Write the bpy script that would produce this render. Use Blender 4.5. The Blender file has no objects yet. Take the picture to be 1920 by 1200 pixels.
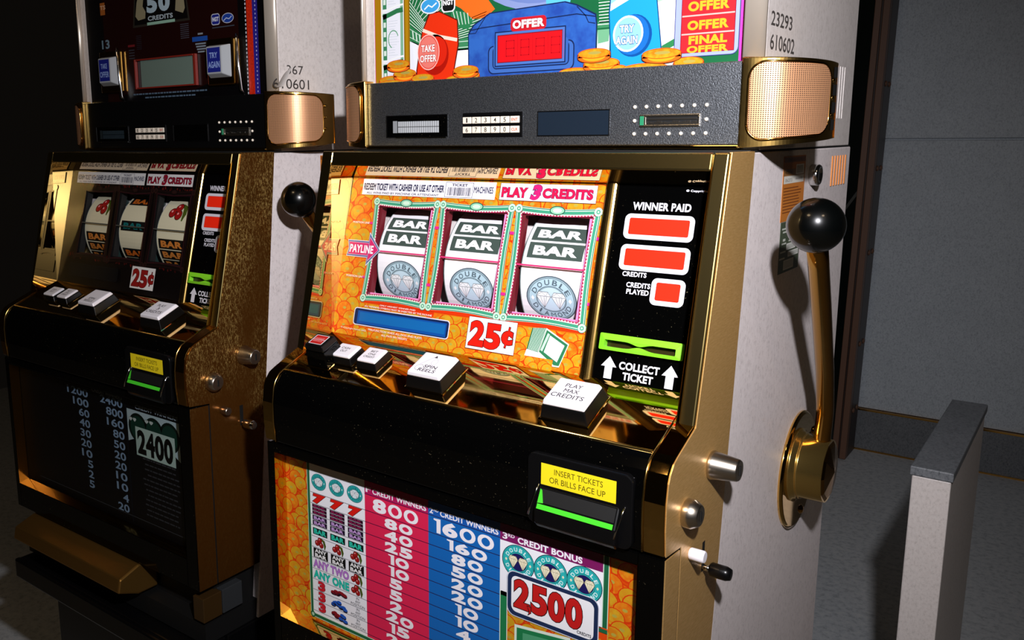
import bpy, math, random
from mathutils import Vector, Matrix
from mathutils.geometry import tessellate_polygon
R = math.radians
sc = bpy.context.scene
ZO = 0.30            # height of the machine datum above the floor

# ------------------------------------------------------------------ camera, world, light, exposure
cam_d = bpy.data.cameras.new('camera')
cam = bpy.data.objects.new('camera', cam_d)
sc.collection.objects.link(cam)
cam.rotation_euler = (1.39378167, 0.01058102, 0.67691177)
cam.location = (0.58901860, -0.95845496, 1.01835888 + ZO)
cam_d.sensor_width = 36.0
cam_d.lens = 1639.15208 * 36.0 / 1920.0
cam_d.shift_x = (960 - 764.1147) / 1920.0
cam_d.shift_y = (550.3503 - 600) / 1920.0
cam_d.clip_start = 0.02
sc.camera = cam

world = bpy.data.worlds.new('world')
sc.world = world
world.use_nodes = True
bg = world.node_tree.nodes['Background']
bg.inputs[0].default_value = (0.9, 0.75, 0.6, 1)
bg.inputs[1].default_value = 0.0035

def lamp(name, kind, loc, energy, col, size):
    d = bpy.data.lights.new(name, kind)
    d.energy = energy
    d.color = col
    if kind in ('POINT', 'SPOT'):
        d.shadow_soft_size = size
    else:
        d.shape = 'DISK'
        d.size = size
    o = bpy.data.objects.new(name, d)
    sc.collection.objects.link(o)
    o.location = loc
    return o

CAMR = cam.rotation_euler.to_matrix()
# the photographer's flash, on the camera's hot shoe, and two weak ceiling lamps of the hall
flash = lamp('camera_flash', 'SPOT', cam.location + CAMR @ Vector((0.14, 0.31, 0.0)), 98.0, (0.985, 0.975, 1.03), 0.022)
flash.data.spot_size = R(92)        # the flash head's beam, strongest in its middle, aimed a little upwards
flash.data.spot_blend = 1.0
aim = Vector((0.06, -0.03, 0.99 + ZO)) - flash.location
flash.rotation_euler = aim.to_track_quat('-Z', 'Y').to_euler()
cl = lamp('ceiling_lamp', 'AREA', (-0.4, -1.6, 2.9), 5.0, (1.0, 0.72, 0.42), 0.5)
cl2 = lamp('ceiling_lamp', 'AREA', (1.6, -1.2, 2.9), 4.0, (1.0, 0.75, 0.5), 0.4)

sc.view_settings.view_transform = 'Standard'
sc.view_settings.look = 'None'
sc.view_settings.gamma = 1.0
sc.view_settings.use_curve_mapping = False
sc.view_settings.exposure = 0.0

# ------------------------------------------------------------------ materials
def lin(c):
    if isinstance(c, str):
        c = tuple(int(c[i:i + 2], 16) / 255 for i in (0, 2, 4))
    return tuple((x / 12.92 if x <= 0.04045 else ((x + 0.055) / 1.055) ** 2.4) for x in c)

def mat(name, col, rough=0.4, metal=0.0, spec=0.5, emit=None, es=0.0, coat=0.0):
    m = bpy.data.materials.new(name)
    m.use_nodes = True
    p = m.node_tree.nodes['Principled BSDF']
    c = lin(col)
    p.inputs['Base Color'].default_value = (*c, 1)
    p.inputs['Roughness'].default_value = rough
    p.inputs['Metallic'].default_value = metal
    p.inputs['Specular IOR Level'].default_value = spec
    p.inputs['Coat Weight'].default_value = coat
    if emit:
        p.inputs['Emission Color'].default_value = (*lin(emit), 1)
        p.inputs['Emission Strength'].default_value = es
    return m

class NT:
    def __init__(s, m):
        s.m = m
        s.t = m.node_tree
        s.p = s.t.nodes['Principled BSDF']
        s.co = s.t.nodes.new('ShaderNodeTexCoord')
    def mapn(s, scale, out='Object'):
        n = s.t.nodes.new('ShaderNodeMapping')
        n.inputs['Scale'].default_value = scale
        s.t.links.new(s.co.outputs[out], n.inputs['Vector'])
        return n.outputs[0]
    def noise(s, scale, detail=3, rough=0.5, vec=None):
        n = s.t.nodes.new('ShaderNodeTexNoise')
        n.inputs['Scale'].default_value = scale
        n.inputs['Detail'].default_value = detail
        n.inputs['Roughness'].default_value = rough
        s.t.links.new(vec if vec else s.co.outputs['Object'], n.inputs['Vector'])
        return n.outputs[0]
    def ramp(s, fac, stops):
        n = s.t.nodes.new('ShaderNodeValToRGB')
        e = n.color_ramp.elements
        while len(e) < len(stops):
            e.new(0.5)
        for i, (pos, c) in enumerate(stops):
            e[i].position = pos
            if isinstance(c, (int, float)):
                e[i].color = (c, c, c, 1)
            else:
                e[i].color = (*lin(c), 1)
        s.t.links.new(fac, n.inputs[0])
        return n.outputs[0]
    def math(s, op, a, b=0.0):
        n = s.t.nodes.new('ShaderNodeMath')
        n.operation = op
        for i, v in enumerate((a, b)):
            if isinstance(v, (int, float)):
                n.inputs[i].default_value = v
            else:
                s.t.links.new(v, n.inputs[i])
        return n.outputs[0]
    def mix(s, fac, a, b):
        n = s.t.nodes.new('ShaderNodeMix')
        n.data_type = 'RGBA'
        for sock, v in ((n.inputs[0], fac), (n.inputs[6], a), (n.inputs[7], b)):
            if isinstance(v, (int, float)):
                sock.default_value = v
            elif isinstance(v, str):
                sock.default_value = (*lin(v), 1)
            else:
                s.t.links.new(v, sock)
        return n.outputs[2]
    def set(s, name, out):
        s.t.links.new(out, s.p.inputs[name])
    def bump(s, h, strength=0.3, dist=0.001):
        n = s.t.nodes.new('ShaderNodeBump')
        n.inputs['Strength'].default_value = strength
        n.inputs['Distance'].default_value = dist
        s.t.links.new(h, n.inputs['Height'])
        s.t.links.new(n.outputs[0], s.p.inputs['Normal'])

def m_laminate(name, lo, mid, hi, rough=0.5):
    m = mat(name, mid, rough)
    n = NT(m)
    a = n.noise(230, 5, 0.75, n.mapn((1, 1, 0.7)))
    c = n.ramp(a, [(0.34, lo), (0.47, mid), (0.66, hi)])
    b = n.noise(9, 2)
    c2 = n.mix(n.ramp(b, [(0.35, 0.0), (0.7, 0.14)]), c, lo)
    n.set('Base Color', c2)
    return m

def m_brushed(name, col, dark, rough=0.36):
    m = mat(name, col, rough, 0.55)
    n = NT(m)
    a = n.noise(60, 4, 0.7, n.mapn((1, 1.5, 9)))
    n.set('Base Color', n.ramp(a, [(0.3, dark), (0.7, col)]))
    n.set('Roughness', n.ramp(a, [(0.3, rough + 0.07), (0.7, rough - 0.05)]))
    n.bump(a, 0.12, 0.0004)
    return m

def m_gold_mirror(name, col, rough=0.06):
    m = mat(name, col, rough, 1.0)
    n = NT(m)
    a = n.noise(14, 4, 0.65)
    n.set('Roughness', n.ramp(a, [(0.40, rough), (0.8, rough + 0.06)]))
    return m

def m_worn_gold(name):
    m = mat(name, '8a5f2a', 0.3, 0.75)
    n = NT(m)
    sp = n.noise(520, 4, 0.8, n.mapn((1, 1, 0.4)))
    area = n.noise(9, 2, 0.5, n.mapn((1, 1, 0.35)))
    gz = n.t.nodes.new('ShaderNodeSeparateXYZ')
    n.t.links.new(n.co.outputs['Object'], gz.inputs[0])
    area = n.math('MULTIPLY', area, n.ramp(gz.outputs[2], [(0.70, 0.55), (0.98, 1.0)]))  # bright specks thin out towards the bottom
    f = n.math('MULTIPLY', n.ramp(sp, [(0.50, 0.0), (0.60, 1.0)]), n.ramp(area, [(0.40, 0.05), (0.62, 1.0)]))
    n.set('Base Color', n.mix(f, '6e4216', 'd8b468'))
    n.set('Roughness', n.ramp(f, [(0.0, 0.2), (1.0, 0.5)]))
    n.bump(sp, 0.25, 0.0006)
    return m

def m_black_gloss(name, rough=0.07, dust=0.6):
    m = mat(name, '030303', rough, 0.0, 0.28)
    n = NT(m)
    a = n.noise(420, 2, 0.6)
    reg = n.noise(12, 3, 0.6)
    f = n.math('MULTIPLY', n.ramp(a, [(0.70, 0.0), (0.76, 1.0)]), n.ramp(reg, [(0.45, 0.0), (0.7, dust)]))
    n.set('Base Color', n.mix(f, '030303', '9a8c6c'))
    return m

def m_pebble(name):
    m = mat(name, '7c8086', 0.395, 0.94, 0.6)
    n = NT(m)
    a = n.noise(620, 3, 0.6)
    n.set('Base Color', n.ramp(a, [(0.35, '666a70'), (0.65, '90949a')]))
    n.bump(a, 0.55, 0.0008)
    return m

def m_print_noise(name, a, b, scale):
    m = mat(name, a, 0.32)
    n = NT(m)
    f = n.noise(scale, 3, 0.6)
    n.set('Base Color', n.ramp(f, [(0.36, a), (0.64, b)]))
    return m

def m_grille(name):
    m = mat(name, 'c98a5c', 0.34, 1.0)
    n = NT(m)
    uv = n.t.nodes.new('ShaderNodeUVMap')
    sx = n.t.nodes.new('ShaderNodeSeparateXYZ')
    n.t.links.new(uv.outputs[0], sx.inputs[0])
    k = 2 * math.pi
    fx = n.math('SINE', n.math('MULTIPLY', sx.outputs[0], k))
    fy = n.math('SINE', n.math('MULTIPLY', sx.outputs[1], k))
    s_ = n.math('ADD', fx, fy)
    f = n.ramp(n.math('MULTIPLY', n.math('ADD', s_, 2.0), 0.25), [(0.62, 0.0), (0.74, 1.0)])
    n.set('Base Color', n.mix(f, 'dca276', '2c1608'))
    n.set('Metallic', n.math('MULTIPLY', n.math('SUBTRACT', 1.0, f), 0.55))
    n.set('Roughness', n.ramp(f, [(0.0, 0.36), (1.0, 0.7)]))
    n.bump(n.math('SUBTRACT', 1.0, f), 0.6, 0.0008)
    return m

def m_floor(name):
    m = mat(name, '3c3e40', 0.55)
    n = NT(m)
    a = n.noise(55, 5, 0.7)
    n.set('Base Color', n.ramp(a, [(0.3, 'a4a8aa'), (0.5, 'cccfd1'), (0.72, 'dcdcda')]))
    return m

M = {}
M['laminate'] = m_laminate('grey_laminate', 'c2b8b6', 'dcd2d0', 'e4dad8', 0.42)
M['laminate_top'] = m_laminate('steel_grey_paint', 'c2bab4', 'd6cdc8', 'dfd7d2', 0.36)
M['laminate_dark'] = m_laminate('dark_grey_laminate', '4a4d50', '6b6e72', '7c7f82', 0.5)
M['wall'] = m_laminate('blue_grey_wall_laminate', '98a0a8', 'bcc4cc', 'ccd4da', 0.5)
M['brushed'] = m_brushed('brushed_brass', 'dcb070', 'c49858', 0.36)
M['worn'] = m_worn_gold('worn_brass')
M['gold'] = m_gold_mirror('polished_brass', 'dcb468', 0.02)
M['flange'] = mat('satin_flange_brass', 'a08c58', 0.27, 1.0)
M['hub'] = mat('satin_hub_brass', 'd2ae62', 0.2, 0.95)
M['goldrim'] = m_gold_mirror('satin_brass', 'd2ac62', 0.2)
M['rod'] = mat('lever_brass', 'b98a42', 0.14, 1.0)
M['black'] = m_black_gloss('gloss_black')
M['blackp'] = mat('black_plastic', '080809', 0.28, 0, 0.4)
M['matblack'] = mat('matt_black', '060606', 0.6)
M['tray'] = mat('satin_tray_brass', 'a87c3c', 0.38, 0.9)
M['ball'] = mat('black_ball', '020303', 0.27, 0, 0.28, coat=0.6)
M['pebble'] = m_pebble('pebbled_black_plastic')
M['chrome'] = mat('chrome', 'd8d8d8', 0.14, 1.0)
M['satin'] = mat('satin_steel', 'c6bcae', 0.27, 1.0)
M['column'] = mat('satin_champagne_column', 'd8cbbb', 0.34, 0.6)
M['white'] = mat('white_plastic', 'ece9f0', 0.3)
M['keyw'] = mat('ivory_key', 'efe3d2', 0.4)
M['grille'] = m_grille('perforated_copper')
M['green'] = mat('lime_plastic', '84d62c', 0.22, emit='6be01c', es=0.02)
M['green2'] = mat('green_lit_plastic', '48c830', 0.25, emit='2fd020', es=0.05)
M['pink_shaded'] = mat('shaded_pink_lining', '6a1822', 0.5)  # dark red for the shadow sides of the pink lining, shade put into the colour
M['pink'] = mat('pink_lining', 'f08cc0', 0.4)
M['paper'] = mat('reel_paper', 'f2f0f4', 0.35)
M['dullpaper'] = mat('ivory_reel_paper', 'd8d2b4', 0.4)
M['copper'] = mat('copper_label', 'c4762e', 0.4, 0.1)
M['brown'] = mat('brown_wood_edge', '6a4a38', 0.5)
M['darkbrown'] = mat('dark_brown_edge', '2c1a14', 0.45)
M['darkglass'] = mat('dark_green_panel', '0a100e', 0.15)
M['wood'] = mat('golden_wood', '8a5a24', 0.4)
M['floor'] = m_floor('speckled_floor')
M['coingold'] = m_print_noise('print_coin_gold', 'cf9f22', 'cc7814', 110)
M['coingold2'] = m_print_noise('print_coin_yellow', 'c8a01e', 'cc8a1a', 120)
M['coinmix'] = m_print_noise('print_coin_red', 'dc8a1a', 'd8600e', 120)
M['coinorange'] = m_print_noise('print_coin_orange', 'e8660e', 'd8480c', 90)
M['blueprint'] = m_print_noise('print_blue_case', '2f62b4', '24479c', 45)
M['redblock'] = m_print_noise('print_red_felt', 'd02c0c', 'a81c0c', 300)

PR = {}
def pm(c):
    if c in M:
        return M[c]
    if c not in PR:
        PR[c] = mat('print_' + c, c, 0.32)
    return PR[c]

# ------------------------------------------------------------------ mesh helpers
COL = sc.collection
def empty(name, loc, rz=0):
    o = bpy.data.objects.new(name, None)
    COL.objects.link(o)
    o.location = loc
    o.rotation_euler = (0, 0, rz)
    o.empty_display_size = 0.1
    return o

def tag(o, label=None, cat=None, group=None, kind=None):
    if label: o['label'] = label
    if cat: o['category'] = cat
    if group: o['group'] = group
    if kind: o['kind'] = kind
    return o

class MB:
    """collects shapes and links them as one mesh object"""
    def __init__(s):
        s.v, s.f, s.m, s.sm, s.uv = [], [], [], [], None
    def add(s, vs, fs, mi=0, smooth=False):
        b = len(s.v)
        s.v += [Vector(p) for p in vs]
        for f in fs:
            s.f.append([b + i for i in f])
            s.m.append(mi)
            s.sm.append(smooth)
        return s
    def box(s, x0, x1, y0, y1, z0, z1, mi=0):
        vs = [(x, y, z) for x in (x0, x1) for y in (y0, y1) for z in (z0, z1)]
        return s.add(vs, [(0, 1, 3, 2), (4, 6, 7, 5), (0, 4, 5, 1), (2, 3, 7, 6), (0, 2, 6, 4), (1, 5, 7, 3)], mi)
    def prism(s, pts, fn, h0, h1, mi=0, side=None, side_m=None):
        """pts 2D outline -> fn(a, b, h); side_m maps edge index -> material"""
        n = len(pts)
        vs = [fn(a, b, h0) for a, b in pts] + [fn(a, b, h1) for a, b in pts]
        s.add(vs, [list(range(n))[::-1], list(range(n, 2 * n))], mi)
        b = len(s.v) - 2 * n
        for i in range(n):
            j = (i + 1) % n
            s.f.append([b + i, b + j, b + n + j, b + n + i])
            s.m.append(side_m.get(i, side if side is not None else mi) if side_m else (side if side is not None else mi))
            s.sm.append(False)
        return s
    def px(s, pts, x0, x1, mi=0, side=None, side_m=None):
        return s.prism(pts, lambda a, b, h: (h, a, b), x0, x1, mi, side, side_m)
    def pz(s, pts, z0, z1, mi=0, side=None, side_m=None):
        return s.prism(pts, lambda a, b, h: (a, b, h), z0, z1, mi, side, side_m)
    def lathe(s, p, axis, prof, n=24, mi=0, smooth=True):
        """prof: list of (distance along the axis, radius)"""
        p, ax = Vector(p), Vector(axis).normalized()
        t = Vector((0, 0, 1)) if abs(ax.z) < 0.9 else Vector((0, 1, 0))
        u = ax.cross(t).normalized()
        w = ax.cross(u)
        vs, fs = [], []
        for d, r in prof:
            for k in range(n):
                a = 2 * math.pi * k / n
                vs.append(p + ax * d + (u * math.cos(a) + w * math.sin(a)) * r)
        for i in range(len(prof) - 1):
            for k in range(n):
                k2 = (k + 1) % n
                fs.append((i * n + k, i * n + k2, (i + 1) * n + k2, (i + 1) * n + k))
        s.add(vs, fs, mi, smooth)
        b = len(s.v) - len(vs)
        s.f.append([b + k for k in range(n)][::-1]); s.m.append(mi); s.sm.append(False)
        s.f.append([b + (len(prof) - 1) * n + k for k in range(n)]); s.m.append(mi); s.sm.append(False)
        return s
    def ball(s, c, r, n=32, mi=0):
        prof = [(-r * math.cos(math.pi * i / (n // 2)), max(1e-5, r * math.sin(math.pi * i / (n // 2)))) for i in range(n // 2 + 1)]
        return s.lathe(c, (0, 0, 1), prof, n, mi)
    def tube(s, pts, r, n=12, mi=0):
        pts = [Vector(p) for p in pts]
        vs, fs = [], []
        up = None
        for i, p in enumerate(pts):
            d = (pts[min(i + 1, len(pts) - 1)] - pts[max(i - 1, 0)]).normalized()
            if up is None:
                up = d.orthogonal().normalized()
            u = (up - d * up.dot(d)).normalized()
            up = u
            w = d.cross(u)
            for k in range(n):
                a = 2 * math.pi * k / n
                vs.append(p + (u * math.cos(a) + w * math.sin(a)) * r)
        for i in range(len(pts) - 1):
            for k in range(n):
                k2 = (k + 1) % n
                fs.append((i * n + k, i * n + k2, (i + 1) * n + k2, (i + 1) * n + k))
        s.add(vs, fs, mi, True)
        b = len(s.v) - len(vs)
        s.f.append([b + k for k in range(n)][::-1]); s.m.append(mi); s.sm.append(False)
        s.f.append([b + (len(pts) - 1) * n + k for k in range(n)]); s.m.append(mi); s.sm.append(False)
        return s
    def build(s, name, mats, parent=None, bevel=0, seg=2, label=None, dz=ZO, ang=35, tess=False):
        me = bpy.data.meshes.new(name)
        me.from_pydata([(p.x, p.y, p.z + dz) for p in s.v], [], s.f)
        for m in (mats if isinstance(mats, list) else [mats]):
            me.materials.append(m)
        me.polygons.foreach_set('material_index', s.m)
        me.polygons.foreach_set('use_smooth', s.sm)
        me.update()
        o = bpy.data.objects.new(name, me)
        COL.objects.link(o)
        if parent: o.parent = parent
        if label: o['label'] = label
        if bevel:
            b = o.modifiers.new('bevel', 'BEVEL')
            b.width = bevel
            b.segments = seg
            b.limit_method = 'ANGLE'
            b.angle_limit = R(ang)
        return o

# ------------------------------------------------------------------ flat print laid on panels
GL = {}
def glyph(s, bold=0.0, shear=0.0):
    k = (s, round(bold, 4), round(shear, 3))
    if k not in GL:
        c = bpy.data.curves.new('text', 'FONT')
        c.body = s
        c.offset = bold
        c.shear = shear
        c.resolution_u = 4
        c.space_character = 1.0 + bold * 1.5
        o = bpy.data.objects.new('text', c)
        COL.objects.link(o)
        dg = bpy.context.evaluated_depsgraph_get()
        dg.update()
        me = bpy.data.meshes.new_from_object(o.evaluated_get(dg))
        vs = [(v.co.x, v.co.y) for v in me.vertices]
        fs = [tuple(p.vertices) for p in me.polygons]
        bpy.data.objects.remove(o)
        bpy.data.meshes.remove(me)
        bpy.data.curves.remove(c)
        GL[k] = (vs, fs)
    return GL[k]

def glyph2(t, off, spacing_bold, shear):
    """the same setting of a line with a fatter outline, for edged lettering"""
    k = (t, round(off, 4), round(shear, 3), round(spacing_bold, 4))
    if k not in GL:
        cu = bpy.data.curves.new('text', 'FONT')
        cu.body, cu.offset, cu.shear, cu.resolution_u = t, off, shear, 4
        cu.space_character = 1.0 + spacing_bold * 1.5
        o = bpy.data.objects.new('text', cu)
        COL.objects.link(o)
        dg = bpy.context.evaluated_depsgraph_get()
        dg.update()
        me = bpy.data.meshes.new_from_object(o.evaluated_get(dg))
        GL[k] = ([(v.co.x, v.co.y) for v in me.vertices], [tuple(p.vertices) for p in me.polygons])
        bpy.data.objects.remove(o)
        bpy.data.meshes.remove(me)
        bpy.data.curves.remove(cu)
    return GL[k]

def ell(cx, cy, rx, ry, n=32, a0=0, a1=360):
    return [(cx + rx * math.cos(R(a0 + (a1 - a0) * i / n)), cy + ry * math.sin(R(a0 + (a1 - a0) * i / n))) for i in range(n + (0 if a1 - a0 == 360 else 1))]

def rrect(u0, v0, u1, v1, r, n=5):
    u0, u1 = min(u0, u1), max(u0, u1)
    v0, v1 = min(v0, v1), max(v0, v1)
    out = []
    for cx, cy, a in ((u1 - r, v1 - r, 0), (u0 + r, v1 - r, 90), (u0 + r, v0 + r, 180), (u1 - r, v0 + r, 270)):
        out += [(cx + r * math.cos(R(a + 90 * i / n)), cy + r * math.sin(R(a + 90 * i / n))) for i in range(n + 1)]
    return out

def clip_half(poly, ax, val, keep_gt):
    out = []
    n = len(poly)
    for i in range(n):
        a, b = poly[i], poly[(i + 1) % n]
        ia = (a[ax] >= val) if keep_gt else (a[ax] <= val)
        ib = (b[ax] >= val) if keep_gt else (b[ax] <= val)
        if ia: out.append(a)
        if ia != ib:
            t = (val - a[ax]) / (b[ax] - a[ax])
            out.append((a[0] + (b[0] - a[0]) * t, a[1] + (b[1] - a[1]) * t))
    return out

def clip_rect(poly, r):
    for ax, val, gt in ((0, r[0], True), (0, r[2], False), (1, r[1], True), (1, r[3], False)):
        if len(poly) < 3: return []
        poly = clip_half(poly, ax, val, gt)
    return poly if len(poly) >= 3 else []

class Art:
    """print on a surface: P(u, v, h) in millimetres"""
    def __init__(s, P, dh=0.06, slab=None, clip=None):
        s.P, s.dh, s.slab, s.clip = P, dh, slab, clip
        s.v, s.f, s.m, s.cols = [], [], [], []
    def ci(s, c):
        if c not in s.cols: s.cols.append(c)
        return s.cols.index(c)
    def poly(s, pts, col, lay=0, concave=False):
        if concave and len(pts) > 3:
            tr = tessellate_polygon([[Vector((p[0], p[1], 0)) for p in pts]])
            for t in tr: s.poly([pts[i] for i in t], col, lay)
            return
        if s.clip:
            pts = clip_rect(pts, s.clip)
            if not pts: return
        if s.slab:
            lo, hi = min(p[1] for p in pts), max(p[1] for p in pts)
            k0, k1 = math.floor(lo / s.slab), math.floor(hi / s.slab)
            if k1 > k0:
                for k in range(k0, k1 + 1):
                    q = clip_half(pts, 1, k * s.slab, True)
                    if len(q) >= 3: q = clip_half(q, 1, (k + 1) * s.slab, False)
                    if len(q) >= 3: s._emit(q, col, lay)
                return
        s._emit(pts, col, lay)
    def _emit(s, pts, col, lay):
        b = len(s.v)
        s.v += [s.P(p[0], p[1], lay * s.dh) for p in pts]
        s.f.append(list(range(b, b + len(pts))))
        s.m.append(s.ci(col))
    def rect(s, u0, v0, u1, v1, col, lay=0):
        s.poly([(u0, v0), (u1, v0), (u1, v1), (u0, v1)], col, lay)
    def rr(s, u0, v0, u1, v1, r, col, lay=0):
        s.poly(rrect(u0, v0, u1, v1, r), col, lay)
    def ell(s, cx, cy, rx, ry, col, lay=0, n=28):
        s.poly(ell(cx, cy, rx, ry, n), col, lay)
    def strip(s, pts, w, col, lay=0, closed=False):
        """polyline of constant or listed width"""
        n = len(pts)
        L, Rr = [], []
        for i in range(n):
            a = pts[(i - 1) % n] if (closed or i > 0) else pts[i]
            b = pts[(i + 1) % n] if (closed or i < n - 1) else pts[i]
            dx, dy = b[0] - a[0], b[1] - a[1]
            l = math.hypot(dx, dy) or 1
            ww = (w[i] if isinstance(w, (list, tuple)) else w) / 2
            L.append((pts[i][0] - dy / l * ww, pts[i][1] + dx / l * ww))
            Rr.append((pts[i][0] + dy / l * ww, pts[i][1] - dx / l * ww))
        for i in range(n if closed else n - 1):
            j = (i + 1) % n
            s.poly([L[i], L[j], Rr[j], Rr[i]], col, lay)
    def text(s, t, u0, vt, u1, vb, col, lay=1, bold=0.0, outline=None, shear=0.0):
        odd = 'M' in t or '¢' in t          # their offset outlines cross themselves: thicken by shifted copies
        vs, fs = glyph(t, 0.0 if odd else bold, shear)
        if not vs: return
        e = bold if odd else 0.0
        x0, x1 = min(p[0] for p in vs) - e, max(p[0] for p in vs) + e
        y0, y1 = min(p[1] for p in vs) - e, max(p[1] for p in vs) + e
        sx, sy = (u1 - u0) / (x1 - x0), (vt - vb) / (y1 - y0)
        def put(vs, fs, col, lay, e=0.0):
            sh = [(0, 0)] if not e else [(math.cos(R(a)) * e, math.sin(R(a)) * e) for a in range(0, 360, 45)] + [(0, 0)]
            for k, (dx, dy) in enumerate(sh):
                q = [(u0 + (p[0] + dx - x0) * sx, vb + (p[1] + dy - y0) * sy) for p in vs]
                for f in fs: s.poly([q[i] for i in f], col, lay + k * 0.04)
        if outline:
            if odd: put(vs, fs, outline[0], lay, bold + outline[1])
            else: put(*glyph2(t, bold + outline[1], bold, shear), outline[0], lay)
            lay += 1
        put(vs, fs, col, lay, e)
    def arc_text(s, t, cx, cy, rx, ry, a0, a1, h, w, col, lay, bold=0.02, inward=False, up=1):
        """letters along an ellipse; up = +1 when v grows upwards"""
        n = len(t)
        for i, ch in enumerate(t):
            if ch == ' ': continue
            a = R(a0 + (a1 - a0) * (i / (n - 1)))
            px_, py_ = cx + rx * math.cos(a), cy + up * ry * math.sin(a)
            tx, ty = -rx * math.sin(a), up * ry * math.cos(a)
            if not inward: tx, ty = -tx, -ty
            l = math.hypot(tx, ty)
            tx, ty = tx / l, ty / l
            nx, ny = (-ty, tx) if up > 0 else (ty, -tx)
            vs, fs = glyph(ch, bold if ch != 'M' else 0.0)
            x0, x1 = min(p[0] for p in vs), max(p[0] for p in vs)
            y0, y1 = min(p[1] for p in vs), max(p[1] for p in vs)
            q = []
            for p in vs:
                a_ = ((p[0] - x0) / (x1 - x0) - 0.5) * (w if ch != 'I' else w * 0.35)
                b_ = ((p[1] - y0) / (y1 - y0) - 0.5) * h
                q.append((px_ + tx * a_ + nx * b_, py_ + ty * a_ + ny * b_))
            for f in fs: s.poly([q[k] for k in f], col, lay)
    def build(s, name, parent, label=None):
        mb = MB()
        mb.v = [Vector(p) for p in s.v]
        mb.f, mb.m = s.f, s.m
        mb.sm = [False] * len(s.f)
        return mb.build(name, [pm(c) for c in s.cols], parent, label=label)

# ------------------------------------------------------------------ shared printed motifs
def coins(a, rect, r, seed, lay, up, tilt=0.0):
    """overlapping rows of gold coins inside rect (u0, v0, u1, v1)"""
    rnd = random.Random(seed)
    old, a.clip = a.clip, rect
    u0, v0, u1, v1 = rect
    k = 0
    pitch = r * 0.66
    rows = int((v1 - v0) / pitch) + 3
    for i in range(rows):
        cv = (v1 + r * 0.3 - i * pitch) if up > 0 else (v0 - r * 0.3 + i * pitch)
        n = int((u1 - u0) / (r * 2.12)) + 3
        ph = (i % 2) * 1.06 + rnd.uniform(-.35, .35)
        for j in range(n):
            cu = u0 - r + j * r * 2.12 + ph * r
            c2 = cv + rnd.uniform(-.3, .3) * r
            rr = r * rnd.uniform(.86, 1.05)
            l = lay + i * 0.9
            d = up * rr * 0.2
            a.ell(cu, c2 - d, rr * 1.0, rr * 0.95, 'c8340a', l, 18)
            a.ell(cu, c2 - d * 0.75, rr * 0.95, rr * 0.92, 'coinorange', l + .12, 18)
            a.ell(cu, c2, rr * 0.97, rr * 0.88, 'd0380a', l + .24, 18)
            a.ell(cu, c2 + d * .25, rr * 0.86, rr * 0.75, rnd.choice(['coingold', 'coingold', 'coingold2', 'coinmix']), l + .36, 18)
            a.strip([(cu + rr * .6 * math.cos(R(q)), c2 + d * .2 - up * rr * .5 * math.sin(R(q))) for q in range(10, 175, 20)], rr * .06, 'd4700e', l + .48)
            a.ell(cu + rr * .05, c2 + d * .9, rr * .22, rr * .14, 'b0a040', l + .48, 10)
    a.clip = old

def gems(a, cx, cy, w, h, up, lay, fill, line):
    for sx in (-1, 1):
        x = cx + sx * w * 0.25
        g = [(-.24, .12), (-.15, .32), (.15, .32), (.24, .12), (0, -.42)]
        P = [(x + p[0] * w, cy + up * p[1] * h) for p in g]
        a.poly(P, fill, lay)
        a.strip(P, w * .018, line, lay + 1, True)
        a.strip([P[0], P[3]], w * .014, line, lay + 1)
        for q in (-.1, 0.02, .11):
            a.strip([(x + q * w, cy + up * .12 * h), P[4]], w * .012, line, lay + 1)
        a.strip([P[0], (x - .05 * w, cy + up * .3 * h), (x + .08 * w, cy + up * .12 * h), P[2]], w * .012, line, lay + 1)

def medal(a, cx, cy, rx, ry, up, lay, ring, face, inner, txt, dark, gem, gemline, small=False):
    a.ell(cx, cy, rx, ry, dark, lay, 36)
    a.ell(cx, cy, rx * .955, ry * .955, ring, lay + 1, 36)
    a.ell(cx, cy, rx * .90, ry * .90, dark, lay + 2, 36)
    a.ell(cx, cy, rx * .885, ry * .885, face, lay + 3, 36)
    a.ell(cx, cy, rx * .60, ry * .58, dark, lay + 4, 32)
    a.ell(cx, cy, rx * .575, ry * .555, ring if not small else txt, lay + 5, 32)
    a.ell(cx, cy, rx * .53, ry * .51, inner, lay + 6, 32)
    a.arc_text('DOUBLE', cx, cy, rx * .73, ry * .73, 152, 28, ry * .23, rx * .20, txt, lay + 4, 0.02, False, up)
    a.arc_text('DIAMOND', cx, cy, rx * .73, ry * .73, 208, 332, ry * .23, rx * .19, txt, lay + 4, 0.02, True, up)
    for sx in (-1, 1):
        x = cx + sx * rx * .74
        q = rx * .07
        a.poly([(x - q, cy), (x, cy - q * 1.3), (x + q, cy), (x, cy + q * 1.3)], gem, lay + 4)
    gems(a, cx, cy, rx * 1.2, ry * .96, up, lay + 7, gem, gemline)

def cherries(a, cx, cy, s, up, lay):
    a.strip([(cx + .1 * s, cy + up * .42 * s), (cx + .38 * s, cy + up * .25 * s), (cx + .5 * s, cy - up * .1 * s), (cx + .46 * s, cy - up * .42 * s)], [.1 * s, .26 * s, .24 * s, .08 * s], '4a5a1c', lay)
    for dx, dy in ((-.05, .24), (-.36, -.04), (.1, -.14)):
        a.ell(cx + dx * s, cy + up * dy * s, .25 * s, .25 * s, '1a0a08', lay + 1, 16)
        a.ell(cx + dx * s, cy + up * dy * s, .215 * s, .215 * s, 'a01818', lay + 2, 16)
        a.ell(cx + (dx - .06) * s, cy + up * (dy + .07) * s, .06 * s, .06 * s, 'f0a0a0', lay + 3, 8)

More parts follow.
